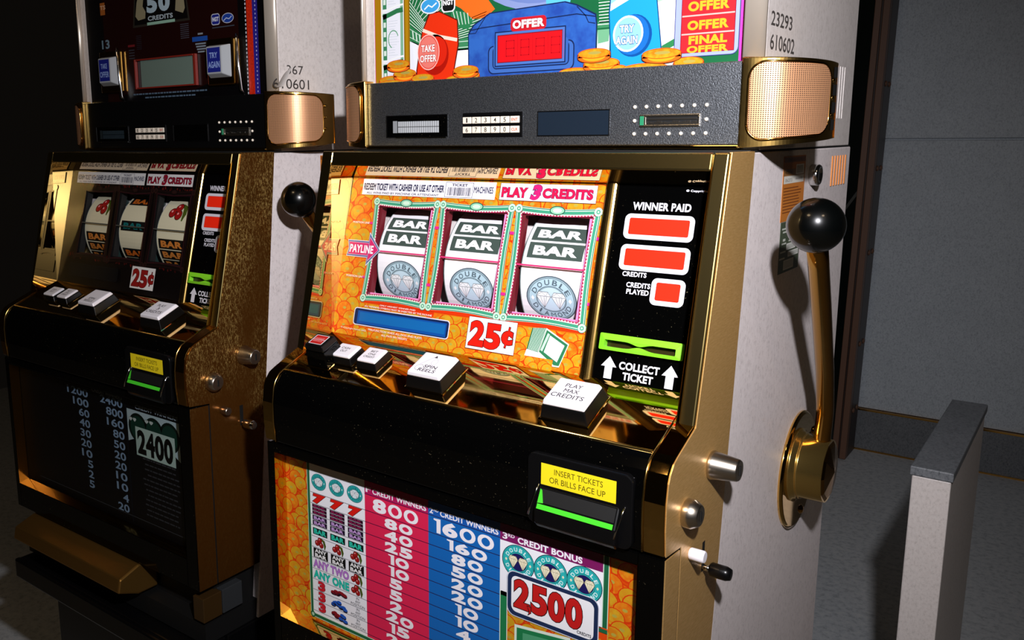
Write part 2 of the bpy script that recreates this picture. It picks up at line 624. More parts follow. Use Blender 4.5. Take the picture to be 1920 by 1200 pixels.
def chips(a, cx, cy, w, up, lay, c1, c2):
    rnd = random.Random(int(cx * 7 + cy))
    for i in range(9):
        t = i / 8
        x = cx + (t - .5) * w * .8
        y = cy + up * (rnd.uniform(-.12, .16) - abs(t - .4) * .15) * w
        c = c1 if (i < 5) else c2
        a.ell(x, y - up * .05 * w, .17 * w, .10 * w, '181020', lay + i * .1, 12)
        a.ell(x, y, .16 * w, .09 * w, c, lay + i * .1 + .05, 12)

# ------------------------------------------------------------------ geometry shared by the two machines
W = 0.285
P0 = Vector((0, -0.062, 1.0))
SL = Vector((0, -0.24906011, -0.96848803))       # down the sloping door
NN = Vector((0, -0.96848803, 0.24906011))        # out of the sloping door
REC = 0.047
DK0 = Vector((0, -0.0785, 0.747))                # rear edge of the button deck
DKD = Vector((0, -0.92293, -0.38497))            # towards the player
DKN = Vector((0, -0.38497, 0.92293))
NOSE = [(-0.0785, 0.747), (-0.168, 0.7097), (-0.1775, 0.7049), (-0.1850, 0.6960), (-0.1884, 0.688), (-0.1914, 0.667), (-0.191, 0.640), (-0.188, 0.6125), (-0.147, 0.6085)]

def door_pt(v, rec):
    q = P0 + SL * v - NN * rec
    return (q.y, q.z)
def P_upper(rec=REC):
    return lambda u, v, h: P0 + Vector((u / 1000, 0, 0)) + SL * (v / 1000) + NN * (h / 1000 - rec)
def P_front(y):
    return lambda u, v, h: Vector((u / 1000, y - h / 1000, v / 1000))
def P_side(x):
    return lambda u, v, h: Vector((x + h / 1000, u / 1000, v / 1000))
def P_deck(h0):
    return lambda u, w, h: DK0 + Vector((u / 1000, 0, 0)) + DKD * (w / 1000) + DKN * (h0 + h / 1000)
RR, RD, RV = 0.085, 0.137, 0.1275                # reel radius, axis depth, axis position
def P_reel(uc):
    def f(u, s, h):
        a = s / 1000 / RR
        r = RR + h / 1000
        return P0 + Vector(((uc + u) / 1000, 0, 0)) + SL * (RV + r * math.sin(a)) + NN * (-RD + r * math.cos(a))
    return f

WIN = [(-210.5, -105.5), (-96.0, 10.0), (20.0, 127.0)]
WV0, WV1 = 59.8, 195.5

def reel_frame(a, u0, u1, dark):
    """money-green frame of one reel window, each bar bowed towards the middle"""
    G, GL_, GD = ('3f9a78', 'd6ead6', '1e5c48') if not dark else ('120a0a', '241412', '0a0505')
    v0, v1 = WV0, WV1
    def bow(p, q, nx, ny, b):
        return [(p[0] + (q[0] - p[0]) * t + nx * b * math.sin(math.pi * t), p[1] + (q[1] - p[1]) * t + ny * b * math.sin(math.pi * t)) for t in [i / 10 for i in range(11)]]
    for p, q, nx, ny, b in (((u0, v0), (u1, v0), 0, 1, 2.6), ((u0, v1), (u1, v1), 0, -1, 2.6), ((u0, v0), (u0, v1), 1, 0, 2.6), ((u1, v0), (u1, v1), -1, 0, 2.6)):
        c = bow(p, q, nx, ny, b)
        off = lambda d: [(x + nx * d, y + ny * d) for x, y in c]
        a.strip(off(0.6), 8.6, GL_, 40)
        a.strip(off(-0.4), 5.8, GD, 41)
        a.strip(off(-0.3), 4.8, G, 42)
        a.strip(off(-1.6), 0.9, GL_, 43)
        a.strip(off(4.6), 2.0, 'b03058' if not dark else '301018', 41)
        L = off(4.0)
        m = 26 if nx == 0 else 34
        for i in range(m):
            t = (i + .5) / m * 10
            k = min(9, int(t))
            x = L[k][0] + (L[k + 1][0] - L[k][0]) * (t - k)
            y = L[k][1] + (L[k + 1][1] - L[k][1]) * (t - k)
            a.ell(x, y, 1.0, 1.0, GL_, 44, 6)
    for x in (u0, u1):
        for y in (v0, v1):
            a.ell(x, y, 5.6, 5.6, GD, 45, 20)
            a.ell(x, y, 5.2, 5.2, 'bfe0c8' if not dark else '2a1614', 46, 20)
            a.ell(x, y, 2.6, 2.6, G, 47, 14)
            a.ell(x, y, 1.3, 1.3, 'd6ead6' if not dark else '2a1614', 48, 10)
    x = (u0 + u1) / 2
    a.ell(x, v0 + 0.6, 10.5, 5.6, GD, 45, 24)
    a.ell(x, v0 + 0.6, 9.2, 4.4, '8fcaa8' if not dark else '1c0e0e', 46, 24)
    a.ell(x, v0 + 0.6, 6.0, 2.6, 'c8e4cc' if not dark else '2a1614', 47, 20)

def upper_art(g, dark):
    a = Art(P_upper(), 0.03)
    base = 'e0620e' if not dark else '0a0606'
    # panel with three openings
    o = [(u0 + 5.2, u1 - 5.2) for u0, u1 in WIN]
    vs0, vs1 = WV0 + 3.4, WV1 - 4.8
    us = [-262] + [x for p in o for x in p] + [132]
    a.rect(-262, 14, 132, vs0, base)
    a.rect(-262, vs1, 132, 252, base)
    for i in range(0, 8, 2):
        a.rect(us[i], vs0, us[i + 1], vs1, base)
    if not dark:
        rects = [(-262, 26, -216, 252), (-216, 26, 132, 58), (-216, 203, 132, 252), (-103, 58, -98.5, 197), (12.5, 58, 17.5, 197), (130, 50, 132, 252)]
        coins(a, rects[0], 15, 3, 1, -1)
        coins(a, rects[1], 14, 4, 1, -1)
        coins(a, rects[2], 13, 5, 1, -1)
        for i, r in enumerate(rects[3:]):
            coins(a, r, 12, 8 + i, 1, -1)
        for u0, u1 in ((-213, 130),):
            a.rect(u0, 197, u1, 201.5, 'd8340c', 20)
        a.rect(-180, 201, -86, 207.5, 'd8340c', 20)
    else:
        rnd = random.Random(5)
        for i in range(150):
            x, y = rnd.uniform(-240, 125), rnd.choice([rnd.uniform(50, 60), rnd.uniform(190, 199)])
            q = rnd.uniform(1.5, 4)
            a.poly([(x - q, y), (x, y - q), (x + q * .6, y + q), (x - q * .2, y + q * 1.2)], rnd.choice(['4a1210', '5a1814', '2c0a0a']), 3 + i * .02)
    for u0, u1 in WIN:
        reel_frame(a, u0, u1, dark)
    for i in (0, 1):
        uc = (WIN[i][1] + WIN[i + 1][0]) / 2
        if not dark:
            for y in (91, 167):
                a.rr(uc - 3.4, y - 1.9, uc + 3.4, y + 1.9, 1.2, 'e02888', 49)
    if not dark:
        for y in (91, 167):
            a.rr(129.2, y - 1.9, 132, y + 1.9, 1.0, 'e02888', 49)
    # strips along the top
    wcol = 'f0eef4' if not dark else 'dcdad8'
    a.rect(-240.5, 28.6, -17.5, 50.8, wcol, 50)
    a.rect(-11.2, 28.8, 122.3, 50.5, '5a1830', 50)
    a.rect(-10.7, 29.2, 121.8, 50.1, wcol, 51)
    a.text('REDEEM TICKET WITH CASHIER OR USE AT OTHER', -238, 34.4, -98.2, 44.2, '1c1e40', 52, 0.035)
    a.text('ALL WINS PAID BY MACHINE OR ATTENDANT', -232, 46.4, -105.7, 49.4, '23264a', 52, 0.012)
    a.rect(-96, 29.9, -51.9, 49.7, '2a2c50', 52)
    a.rect(-95.4, 30.4, -52.5, 49.2, wcol, 53)
    a.text('TICKET', -86, 31.6, -61, 35.2, '23264a', 54, 0.03)
    rnd = random.Random(2)
    x = -92.0
    while x < -56:
        w = rnd.choice([.5, .8, 1.3])
        a.rect(x, 36.6, x + w, 47.4, '16183a', 54)
        x += w + rnd.choice([.5, .7, 1.0])
    a.text('MACHINES', -50.6, 34.6, -21, 43.2, '23264a', 52, 0.022)
    rc, rl_ = ('d81848', '3c1450') if not dark else ('8c1428', '3a0a14')
    a.text('PLAY', -8, 34.2, 29, 46.6, rc, 52, 0.045, (rl_, 0.03))
    a.text('3', 33.6, 30.2, 48.6, 49.3, 'e02070' if not dark else rc, 53, 0.06, (rl_, 0.03), 0.2)
    a.text('CREDITS', 50.5, 34.2, 117.4, 46.2, rc, 52, 0.045, (rl_, 0.03))
    # pay line pointer and side notes
    if not dark:
        a.text('POSITION LINE', -249, 89.3, -218.5, 92.1, 'f4e8e0', 52, 0.02)
        a.text('POSITION LINE', -247, 165.5, -215, 168.3, 'f4e8e0', 52, 0.02)
        for y in (90.6, 166.6):
            a.rr(-217.8, y - 1.6, -212.5, y + 1.6, 1, 'e02888', 52)
        def arrow(d, col, lay):
            a.poly([(-253.5 + d, 116 + d), (-213 - d * .2, 116 + d), (-213 - d * .2, 139.5 - d), (-253 + d, 139.5 - d), (-250 + d, 127.8)], col, lay, True)
            a.poly([(-214.5 + d * .6, 103.5 + d * 2.4), (-191.5 - d * 1.2, 127.8), (-214.5 + d * .6, 151.5 - d * 2.4)], col, lay + .3)
        arrow(0, 'e4e4ee', 52); arrow(0.8, '5a6894', 54); arrow(2.9, 'e4b4cc', 56); arrow(3.4, 'cc2468', 58)
        a.text('PAYLINE', -247.5, 122.3, -204, 133.6, 'fbf4f8', 60, 0.03)
    for u0, u1 in WIN:
        a.rect(u0 + 4, 127.5, u1 - 4, 129.6, 'd0346c' if not dark else '4a4a44', 39)
    # message display
    bl = ('d8dcec', '14244e', '0f4c9c', '1464a8') if not dark else ('15161a', '08090c', '0a0b0f', '0b0c10')
    a.rr(-222, 209.5, -57.5, 234, 4.5, bl[0], 50)
    a.rr(-220.8, 210.7, -58.7, 232.8, 3.8, bl[1], 51)
    a.rect(-215, 213.6, -62.0, 231.6, bl[2], 52)
    a.rect(-211.5, 215.4, -64.0, 228.0, bl[3], 53)
    if not dark:
        a.text('ONLY HIGHEST WINNER PAID', -178, 201.6, -116, 203.7, 'f6ded2', 52, 0.02)
        a.text('ALL WINNING SYMBOLS MUST BE INSECTED BY THE PAYLINE', -205, 205.2, -88, 207.7, 'f6ded2', 52, 0.02)
        a.text('MALFUNCTION VOIDS ALL PAYS AND PLAYS', -192, 236.4, -99, 239.2, 'f6ded2', 52, 0.02)
        a.text('ALL PAYS IN CREDITS', -168, 241.2, -123, 244.0, 'f6ded2', 52, 0.02)
        a.text('© Copyright Notice 2002', -243, 239.2, -196, 242.2, 'ece0d0', 52, 0.005)
    # price card
    q0, q1 = (-29.5, 42.3) if not dark else (-15.5, 55)
    a.rect(q0, 199.4, q1, 240.2, '7a2a20' if not dark else '606060', 52)
    a.rect(q0 + .6, 200, q1 - .6, 239.6, wcol, 53)
    rc, rl_ = ('e01c10', '401010') if not dark else ('8c1a18', '30080a')
    a.text('2', q0 + 4, 204, q0 + 26, 236, rc, 54, 0.05, (rl_, 0.018))
    a.text('5', q0 + 27, 205, q0 + 50, 237, rc, 54, 0.05, (rl_, 0.018))
    a.strip([(q0 + 61.6, 206), (q0 + 57.6, 233)], 3.4, rl_, 53.5)
    a.text('c', q0 + 51.5, 211.5, q0 + 67.5, 228.5, rc, 54, 0.05, (rl_, 0.03))
    a.strip([(q0 + 61.4, 207), (q0 + 57.8, 232)], 2.0, rc, 56)
    # banded stack of notes
    if not dark:
        a.poly([(63, 203), (82, 201), (75, 231), (59, 229)], '1d6a48', 54)
        for i in range(9):
            t = i / 8
            a.strip([(65 + 16 * t, 202.6 - 1.4 * t), (61 + 13 * t, 229 + 1.5 * t)], .8, 'c8e4d4', 55)
        a.poly([(82, 201), (114, 216), (105, 244.5), (97.5, 244.5), (74.5, 230.5)], 'e8ece4', 54)
        a.poly([(82.6, 203), (112.6, 217), (104.6, 243), (98, 243), (76, 230)], '2c7850', 55)
        a.poly([(88, 209), (108.5, 218.5), (101.5, 239), (82.5, 229.5)], 'e6ecee', 56)
        a.poly([(84.5, 206.5), (87.5, 208), (80.5, 229), (77.5, 227.8)], 'b8d8c4', 56)
        a.poly([(59, 229), (75, 231), (98.5, 244.6), (78, 246), (57, 237)], 'e8e8f2', 54.5)
        coins(a, (52, 237, 96, 252), 9, 33, 56, -1)
    return a.build('reel_glass_artwork', g)

def dd_reel(p, uc, sym, dark):
    """one reel: drum, paper strip and its printed symbols"""
    mb = MB()
    f = P_reel(uc)
    N = 40
    for k in range(N):
        a0, a1 = -100 + 200 * k / N, -100 + 200 * (k + 1) / N
        s0, s1 = R(a0) * RR * 1000, R(a1) * RR * 1000
        for u0, u1, mi in ((-43, -41.8, 1), (-41.8, 41.8, 0), (41.8, 43, 1)):
            mb.add([f(u0, s0, 0), f(u1, s0, 0), f(u1, s1, 0), f(u0, s1, 0)], [(0, 1, 2, 3)], mi, True)
        for u in (-43, 43):
            mb.add([f(u, s0, 0), f(u, s1, 0), f(u, s1, -14), f(u, s0, -14)], [(0, 1, 2, 3)], 2)
    o = mb.build('reel', [M['dullpaper'] if dark else M['paper'], pm('7c8a88'), pm('20302e')], p)
    a = Art(f, 0.03, slab=3.0)
    dk, lt = ('41504a', 'f0f0f2')
    if sym == 'double':
        for s0 in (-52.8, -29.6):
            a.rect(-37.5, s0, 37.5, s0 + 20.6, dk, 1)
            a.text('BAR', -30, s0 + 4.2, 30, s0 + 16.4, lt, 2, 0.05)
        medal(a, 0, 40, 34.5, 29, -1, 1, '8ea6b0', 'b0ccd8', 'c0d8e4', '54646e', '4c5a64', 'eceef0', '70787c')
    elif sym == 'bars':
        for s0, c in ((-62, 'c86420'), (-10, '186a6a'), (42, 'c86420'), (62, 'c86420')):
            a.rect(-37.5, s0, 37.5, s0 + 19, '141414', 1)
            a.text('BAR', -30, s0 + 3.6, 30, s0 + 15.4, c, 2, 0.05)
    else:
        cherries(a, 2, -34, 40, -1, 1)
        a.rect(-42, -.6, 42, .4, '5a5a50', 1)
        for s0 in (17, 37, 57):
            a.rect(-37.5, s0, 37.5, s0 + 18.4, '181410', 1)
            a.text('BAR', -31, s0 + 3.2, 31, s0 + 15.2, 'c87a34', 2, 0.05)
    a.build('reel_symbols', o)

def credit_art(g, dark):
    a = Art(P_upper(), 0.03)
    w = 'eeecf8' if not dark else 'd8d6e0'
    rd = 'fa2c14'
    a.text('WINNER PAID', 167.5, 46, 234.8, 55, w, 4, 0.035)
    for v0, v1, u0, u1 in ((59.3, 88, 160.5, 241), (94.2, 123.4, 160.5, 241), (129.4, 159.2, 202.2, 240.6)):
        b = Art(P_upper(), 0.03)
        b.rr(u0, v0, u1, v1, 6.5, w, 4)
        b.rr(u0 + 5.6, v0 + 4.6, u1 - 5.4, v1 - 5.2, 2.0, 'd02010', 5)
        b.rr(u0 + 6.2, v0 + 5.2, u1 - 6.0, v1 - 5.8, 1.8, rd, 6)
        b.build('credit_display', g)
    a.text('CREDITS', 166.5, 124.9, 195, 130.4, w, 4, 0.03)
    a.text('CREDITS', 173, 136.6, 201, 142.4, w, 4, 0.03)
    a.text('PLAYED', 174, 144.2, 200.4, 150, w, 4, 0.03)
    a.text('© Copyright ID', 226.5, 30.2, 256, 33.4, w, 4, 0.015)
    for u in (165.8, 237.2):
        b = Art(P_upper(), 0.03)
        b.poly([(u, 222), (u - 9.3, 233.6), (u - 4.6, 233.6), (u - 4.6, 247.2), (u + 4.6, 247.2), (u + 4.6, 233.6), (u + 9.3, 233.6)], w, 4, True)
        b.build('arrow_print', g)
    a.text('COLLECT', 178, 226, 225, 234.8, w, 4, 0.035)
    a.text('TICKET', 183.5, 237.4, 219, 246, w, 4, 0.035)
    return a.build('credit_panel_print', g)

def belly_art(g):
    a = Art(P_front(-0.168), 0.05)
    a.rect(-287, 340, 256, 600, 'e0600e')
    coins(a, (-287, 340, -226, 600), 14.5, 11, 1, 1)
    coins(a, (220, 400, 256, 585), 15, 12, 1, 1)
    coins(a, (-226, 340, 220, 361), 12, 13, 1, 1)
    coins(a, (92, 400, 220, 500), 15, 14, 1, 1)
    L0 = 24
    # green note border
    a.rect(-227, 361, 219, 590, 'cfe6d4', L0)
    a.rect(-226.2, 362, 218.2, 590, '1d6440', L0 + 1)
    a.rect(-222, 366.5, 213, 590, 'cfe6d4', L0 + 2)
    a.rect(-221, 367.5, -122, 590, 'f2f2f8', L0 + 3)
    a.rect(84.5, 503, 212, 590, 'f2f2f8', L0 + 3)
    a.ell(-223, 364.5, 4.6, 4.6, '1d6440', L0 + 4, 16); a.ell(-223, 364.5, 2.6, 2.6, 'a8d0b0', L0 + 5, 12)
    # columns
    a.rect(-122, 367.5, -19, 582.5, 'dc2450', L0 + 3)
    a.rect(-19, 367.5, 84.2, 582.5, '1464b4', L0 + 3)
    a.rect(-122, 568.6, -19, 590, 'b41a58', L0 + 4)
    a.rect(-19, 568.6, 84.2, 590, '1a58ac', L0 + 4)
    a.rect(84.2, 566.5, 212, 590, '7c1a5c', L0 + 4)
    # foot of the third column: red field with a green bordered note
    a.rect(86, 340, 219, 504, 'e0480c', L0 + 3)
    coins(a, (95, 400, 212, 490), 14, 17, L0 + 4, 1)
    a.rect(86, 340, 95, 504, '1d7a48', L0 + 17); a.rect(86, 499, 100, 504, '1d7a48', L0 + 17); a.rect(94.2, 340, 95.2, 499, 'e8e8e0', L0 + 18)
    a.rect(205, 498.5, 219.2, 503, '1d6440', L0 + 17)
    a.poly([(105, 469), (176, 478), (176, 400), (105, 400)], 'd8e8d8', L0 + 17)
    a.poly([(108, 466), (176, 474.5), (176, 400), (108, 400)], '1d7a48', L0 + 18)
    a.poly([(116, 462), (150, 466), (150, 448), (116, 448)], '4c9c70', L0 + 19)
    lines = [568.4] + [546 - 15.85 * i for i in range(12)]
    for z in lines:
        a.rect(-122, z - .4, 84.2, z + .4, '241038', L0 + 6)
        a.rect(-221, z - .35 - (0 if z < 560 else 30), -122, z + .35 - (0 if z < 560 else 30), '707078', L0 + 6) if z < 560 else None
    K = L0 + 7
    a.text('1', -120, 578.5, -117, 571.4, 'f4f0f6', K, .03)
    a.text('ST', -116.4, 578.6, -111, 574.8, 'f4f0f6', K, .02)
    a.text('CREDIT WINNERS', -108.5, 578.4, -22, 571, 'f4f0f6', K, .03)
    a.text('2', -17, 578.2, -11.5, 571, 'f4f0f6', K, .03)
    a.text('ND', -10.8, 578.2, -3.5, 574.4, 'f4f0f6', K, .02)
    a.text('CREDIT WINNERS', -1, 577.8, 82, 570.4, 'f4f0f6', K, .03)
    a.text('3', 87.5, 576.6, 94, 568.8, 'f4f0f6', K, .03)
    a.text('RD', 95, 576.6, 103.5, 572.6, 'f4f0f6', K, .02)
    a.text('CREDIT BONUS', 107.5, 576, 188, 568.4, 'f4f0f6', K, .04)
    n1 = ['800', '80', '40', '25', '10', '10', '5', '5', '2', '20', '15', '20']
    n2 = ['1600', '160', '80', '50', '20', '20', '10', '10', '4', '40', '30', '40']
    dw = 24
    for col, x in ((n1, -71.5), (n2, 33)):
        for i, s_ in enumerate(col):
            zc = 557 if i == 0 else 546 - 15.85 * (i - .5)
            hh = 9.2 if i == 0 else 6.8
            d = (dw if i == 0 else 22.5)
            n = len(s_)
            wd = [d * (.44 if c == '1' else 1) for c in s_]
            u = x - (sum(wd) + 1.6 * (n - 1)) / 2 + (5 if n > 1 and i else 0)
            for c, w_ in zip(s_, wd):
                if c == '1':
                    a.poly([(u, zc + hh * .93), (u + w_ * .98, zc + hh), (u + w_ * .98, zc - hh), (u + w_ * .42, zc - hh), (u + w_ * .42, zc + hh * .62), (u, zc + hh * .74)], 'f4f0f6', K, True)
                elif c == '0':
                    a.strip(ell(u + w_ / 2, zc, w_ * .36, hh * .93 - 1.6, 26), [5.4 * (.55 + .45 * abs(math.cos(2 * math.pi * k / 26))) for k in range(26)], 'f4f0f6', K + .5, True)
                else:
                    a.text(c, u + .8, zc + hh, u + w_ - .8, zc - hh, 'f4f0f6', K, .05)
                u += w_ + 1.6
    # symbol rows of the pay table
    xs = (-204.5, -171.8, -139.2)
    def rowc(i): return 546 - 15.85 * (i - .5)
    for x in xs:
        medal(a, x, 563, 13.8, 11.6, 1, K, '3cb8b4', '2aa8a8', 'd8e8ec', '106868', '103040', 'f0f2f4', '304858', True)
        a.text('7', x - 12.5, rowc(1) + 7, x + 11.5, rowc(1) - 6.8, 'dc1c14', K, .08, ('200808', .025), .1)
        for k in range(3):
            z = rowc(2) + 4.9 - 4.9 * k
            a.rect(x - 13.5, z - 2.2, x + 13.5, z + 2.2, '2c1024', K)
            a.text('BAR', x - 11, z + 1.4, x + 11, z - 1.4, '8a2050', K + 1, .05)
        for k in range(2):
            z = rowc(3) + 3.7 - 7.4 * k
            a.rect(x - 13.5, z - 3.4, x + 13.5, z + 3.4, '20142c', K)
            a.text('BAR', x - 11, z + 2.3, x + 11, z - 2.3, 'c49ad8', K + 1, .05)
        a.rect(x - 13.5, rowc(4) - 4.8, x + 13.5, rowc(4) + 4.8, '102020', K)
        a.text('BAR', x - 11.5, rowc(4) + 3.6, x + 11.5, rowc(4) - 3.6, '2cc8ac', K + 1, .05)
        cherries(a, x, rowc(5), 17, 1, K)
        a.rect(x - 13.5, rowc(6) - 7, x + 13.5, rowc(6) + 7, '121212', K)
        a.text('ANY', x - 11, rowc(6) + 6, x + 11, rowc(6) + .6, 'f4f4f4', K + 1, .04)
        a.text('BAR', x - 11, rowc(6) - .6, x + 11, rowc(6) - 6, 'f4f4f4', K + 1, .05)
    a.text('ANY TWO', -219, rowc(7) + 6, -153, rowc(7) - 6, 'b878d0', K, .045, ('302040', .02))
    a.text('ANY ONE', -219, rowc(8) + 6, -153, rowc(8) - 6, '20c8b0', K, .045, ('103c38', .02))
    cherries(a, -139, rowc(7), 17, 1, K)
    cherries(a, -139, rowc(8), 17, 1, K)
    for i, (c1, c2) in enumerate((('8c1420', '8c1420'), ('1c58c0', '1c58c0'), ('8c1420', '1c58c0'))):
        z = rowc(9 + i)
        a.text('3', -211, z + 7, -198, z - 7, 'd02030', K, .06, ('300810', .02))
        chips(a, -172, z, 27, 1, K, c1, c2)
        for k, t in enumerate(('IN', 'ANY', 'POSITION')):
            w_ = (5, 9, 25)[k]
            a.text(t, -138 - w_ / 2, z + 6.6 - 4.8 * k, -138 + w_ / 2, z + 2.9 - 4.8 * k, '202028', K, .0)
    # third credit medals and jackpot plate
    for i, x in enumerate((108.5, 149.8, 190.8)):
        medal(a, x, 545.5 + (.6 if i else 0), 21.2, 20.5, 1, K + (1 if i != 1 else 0) * 0 + i * .1, '30bcb8', '2cb4b4', '1c1858', 'e4f4f4', '0c2c44', 'f0e8c8', '7c7050')
    K2 = K + 18
    a.rr(94.5, 479, 209.5, 534.5, 10, 'd8dce8', K2)
    a.rr(95.6, 480, 208.4, 533.5, 9.4, '1c2c50', K2 + 1)
    a.rr(100.6, 485, 203.6, 528.8, 7, 'f2f2f6', K2 + 2)
    u = 104
    for c, w_ in (('2', 24), (',', 6), ('5', 24), ('0', 24), ('0', 24)):
        if c == ',':
            a.poly([(u - 4.6, 498), (u + 1.8, 498), (u + 1.6, 490), (u - 3.4, 485.6), (u - 1.6, 491)], '180808', K2 + 6, True)
            a.poly([(u - 3.8, 497.2), (u + .9, 497.2), (u + .8, 490.6), (u - 1.8, 488), (u - .6, 491.6)], 'c01c1c', K2 + 7, True)
            u += 1
            continue
        a.text(c, u, 526, u + w_ - 3.5, 491, 'c01c1c', K2 + 3, .045, ('180808', .022))
        u += w_ - 2.5
    a.text('CREDITS', 184, 491, 201, 487.2, '181828', K2 + 3, .03)
    return a.build('belly_glass_artwork', g)

def belly_art_dark(g):
    a = Art(P_front(-0.168), 0.05)
    a.rect(-287, 340, 256, 600, '040406')
    a.rect(-225, 372, 232, 373, '34383c', 2)
    n1 = ['1200', '100', '60', '40', '30', '20', '10', '5', '2', '5']
    n2 = ['2400', '800', '160', '80', '50', '20', '20', '10', '10', '4', '20']
    for i, s_ in enumerate(n2):
        z = 573 - 19.2 * i
        if z < 372: break
        a.text(s_, 76 - 17 * len(s_), z + 7.5, 76, z - 7, '7088a0', 3, .02)
        if i < len(n1): a.text(n1[i], -30 - 17 * len(n1[i]), z + 7.5, -30, z - 7, '7088a0', 3, .02)
        a.rect(-14, z - 9.8, 84, z - 9.2, '10141c', 2)
    a.rect(84.5, 360, 86, 590, '0c1420', 2)
    a.text('CREDIT WINNERS', -16, 590, 76, 581, '8494a0', 3, .02)
    a.text('CREDIT WINNERS', 113, 580.5, 229, 573.5, '8a98a2', 3, .02)
    a.poly([(88, 512), (88, 570), (236, 570), (236, 500), (215, 512), (160, 540), (110, 520)], '92a6aa', 3, True)
    for x, r in ((118, 27), (162, 27), (205, 27)):
        a.ell(x, 540, r, 26, '06140f', 4, 28)
        a.ell(x, 540, r * .8, 21, '0c2c22', 5, 28)
    for x, z, w_ in ((104, 553, 14), (150, 556, 16)):
        gems(a, x, z, w_ * 1.6, 10, 1, 6, 'b8c4c0', '203028')
    a.rect(110, 491, 218, 542, '92a8a0', 7)
    a.text('2400', 114, 538, 212, 494, '060606', 8, .045)
    rnd = random.Random(3)
    for i in range(12):
        z = 488 - i * 9.2
        x = 122 + rnd.uniform(0, 18)
        while x < 222 - rnd.uniform(0, 10):
            w_ = rnd.uniform(4, 14)
            a.rect(x, z - 1.3, x + w_, z + 1.3, '2c2e32', 3)
            x += w_ + 2
    return a.build('belly_glass_artwork', g)

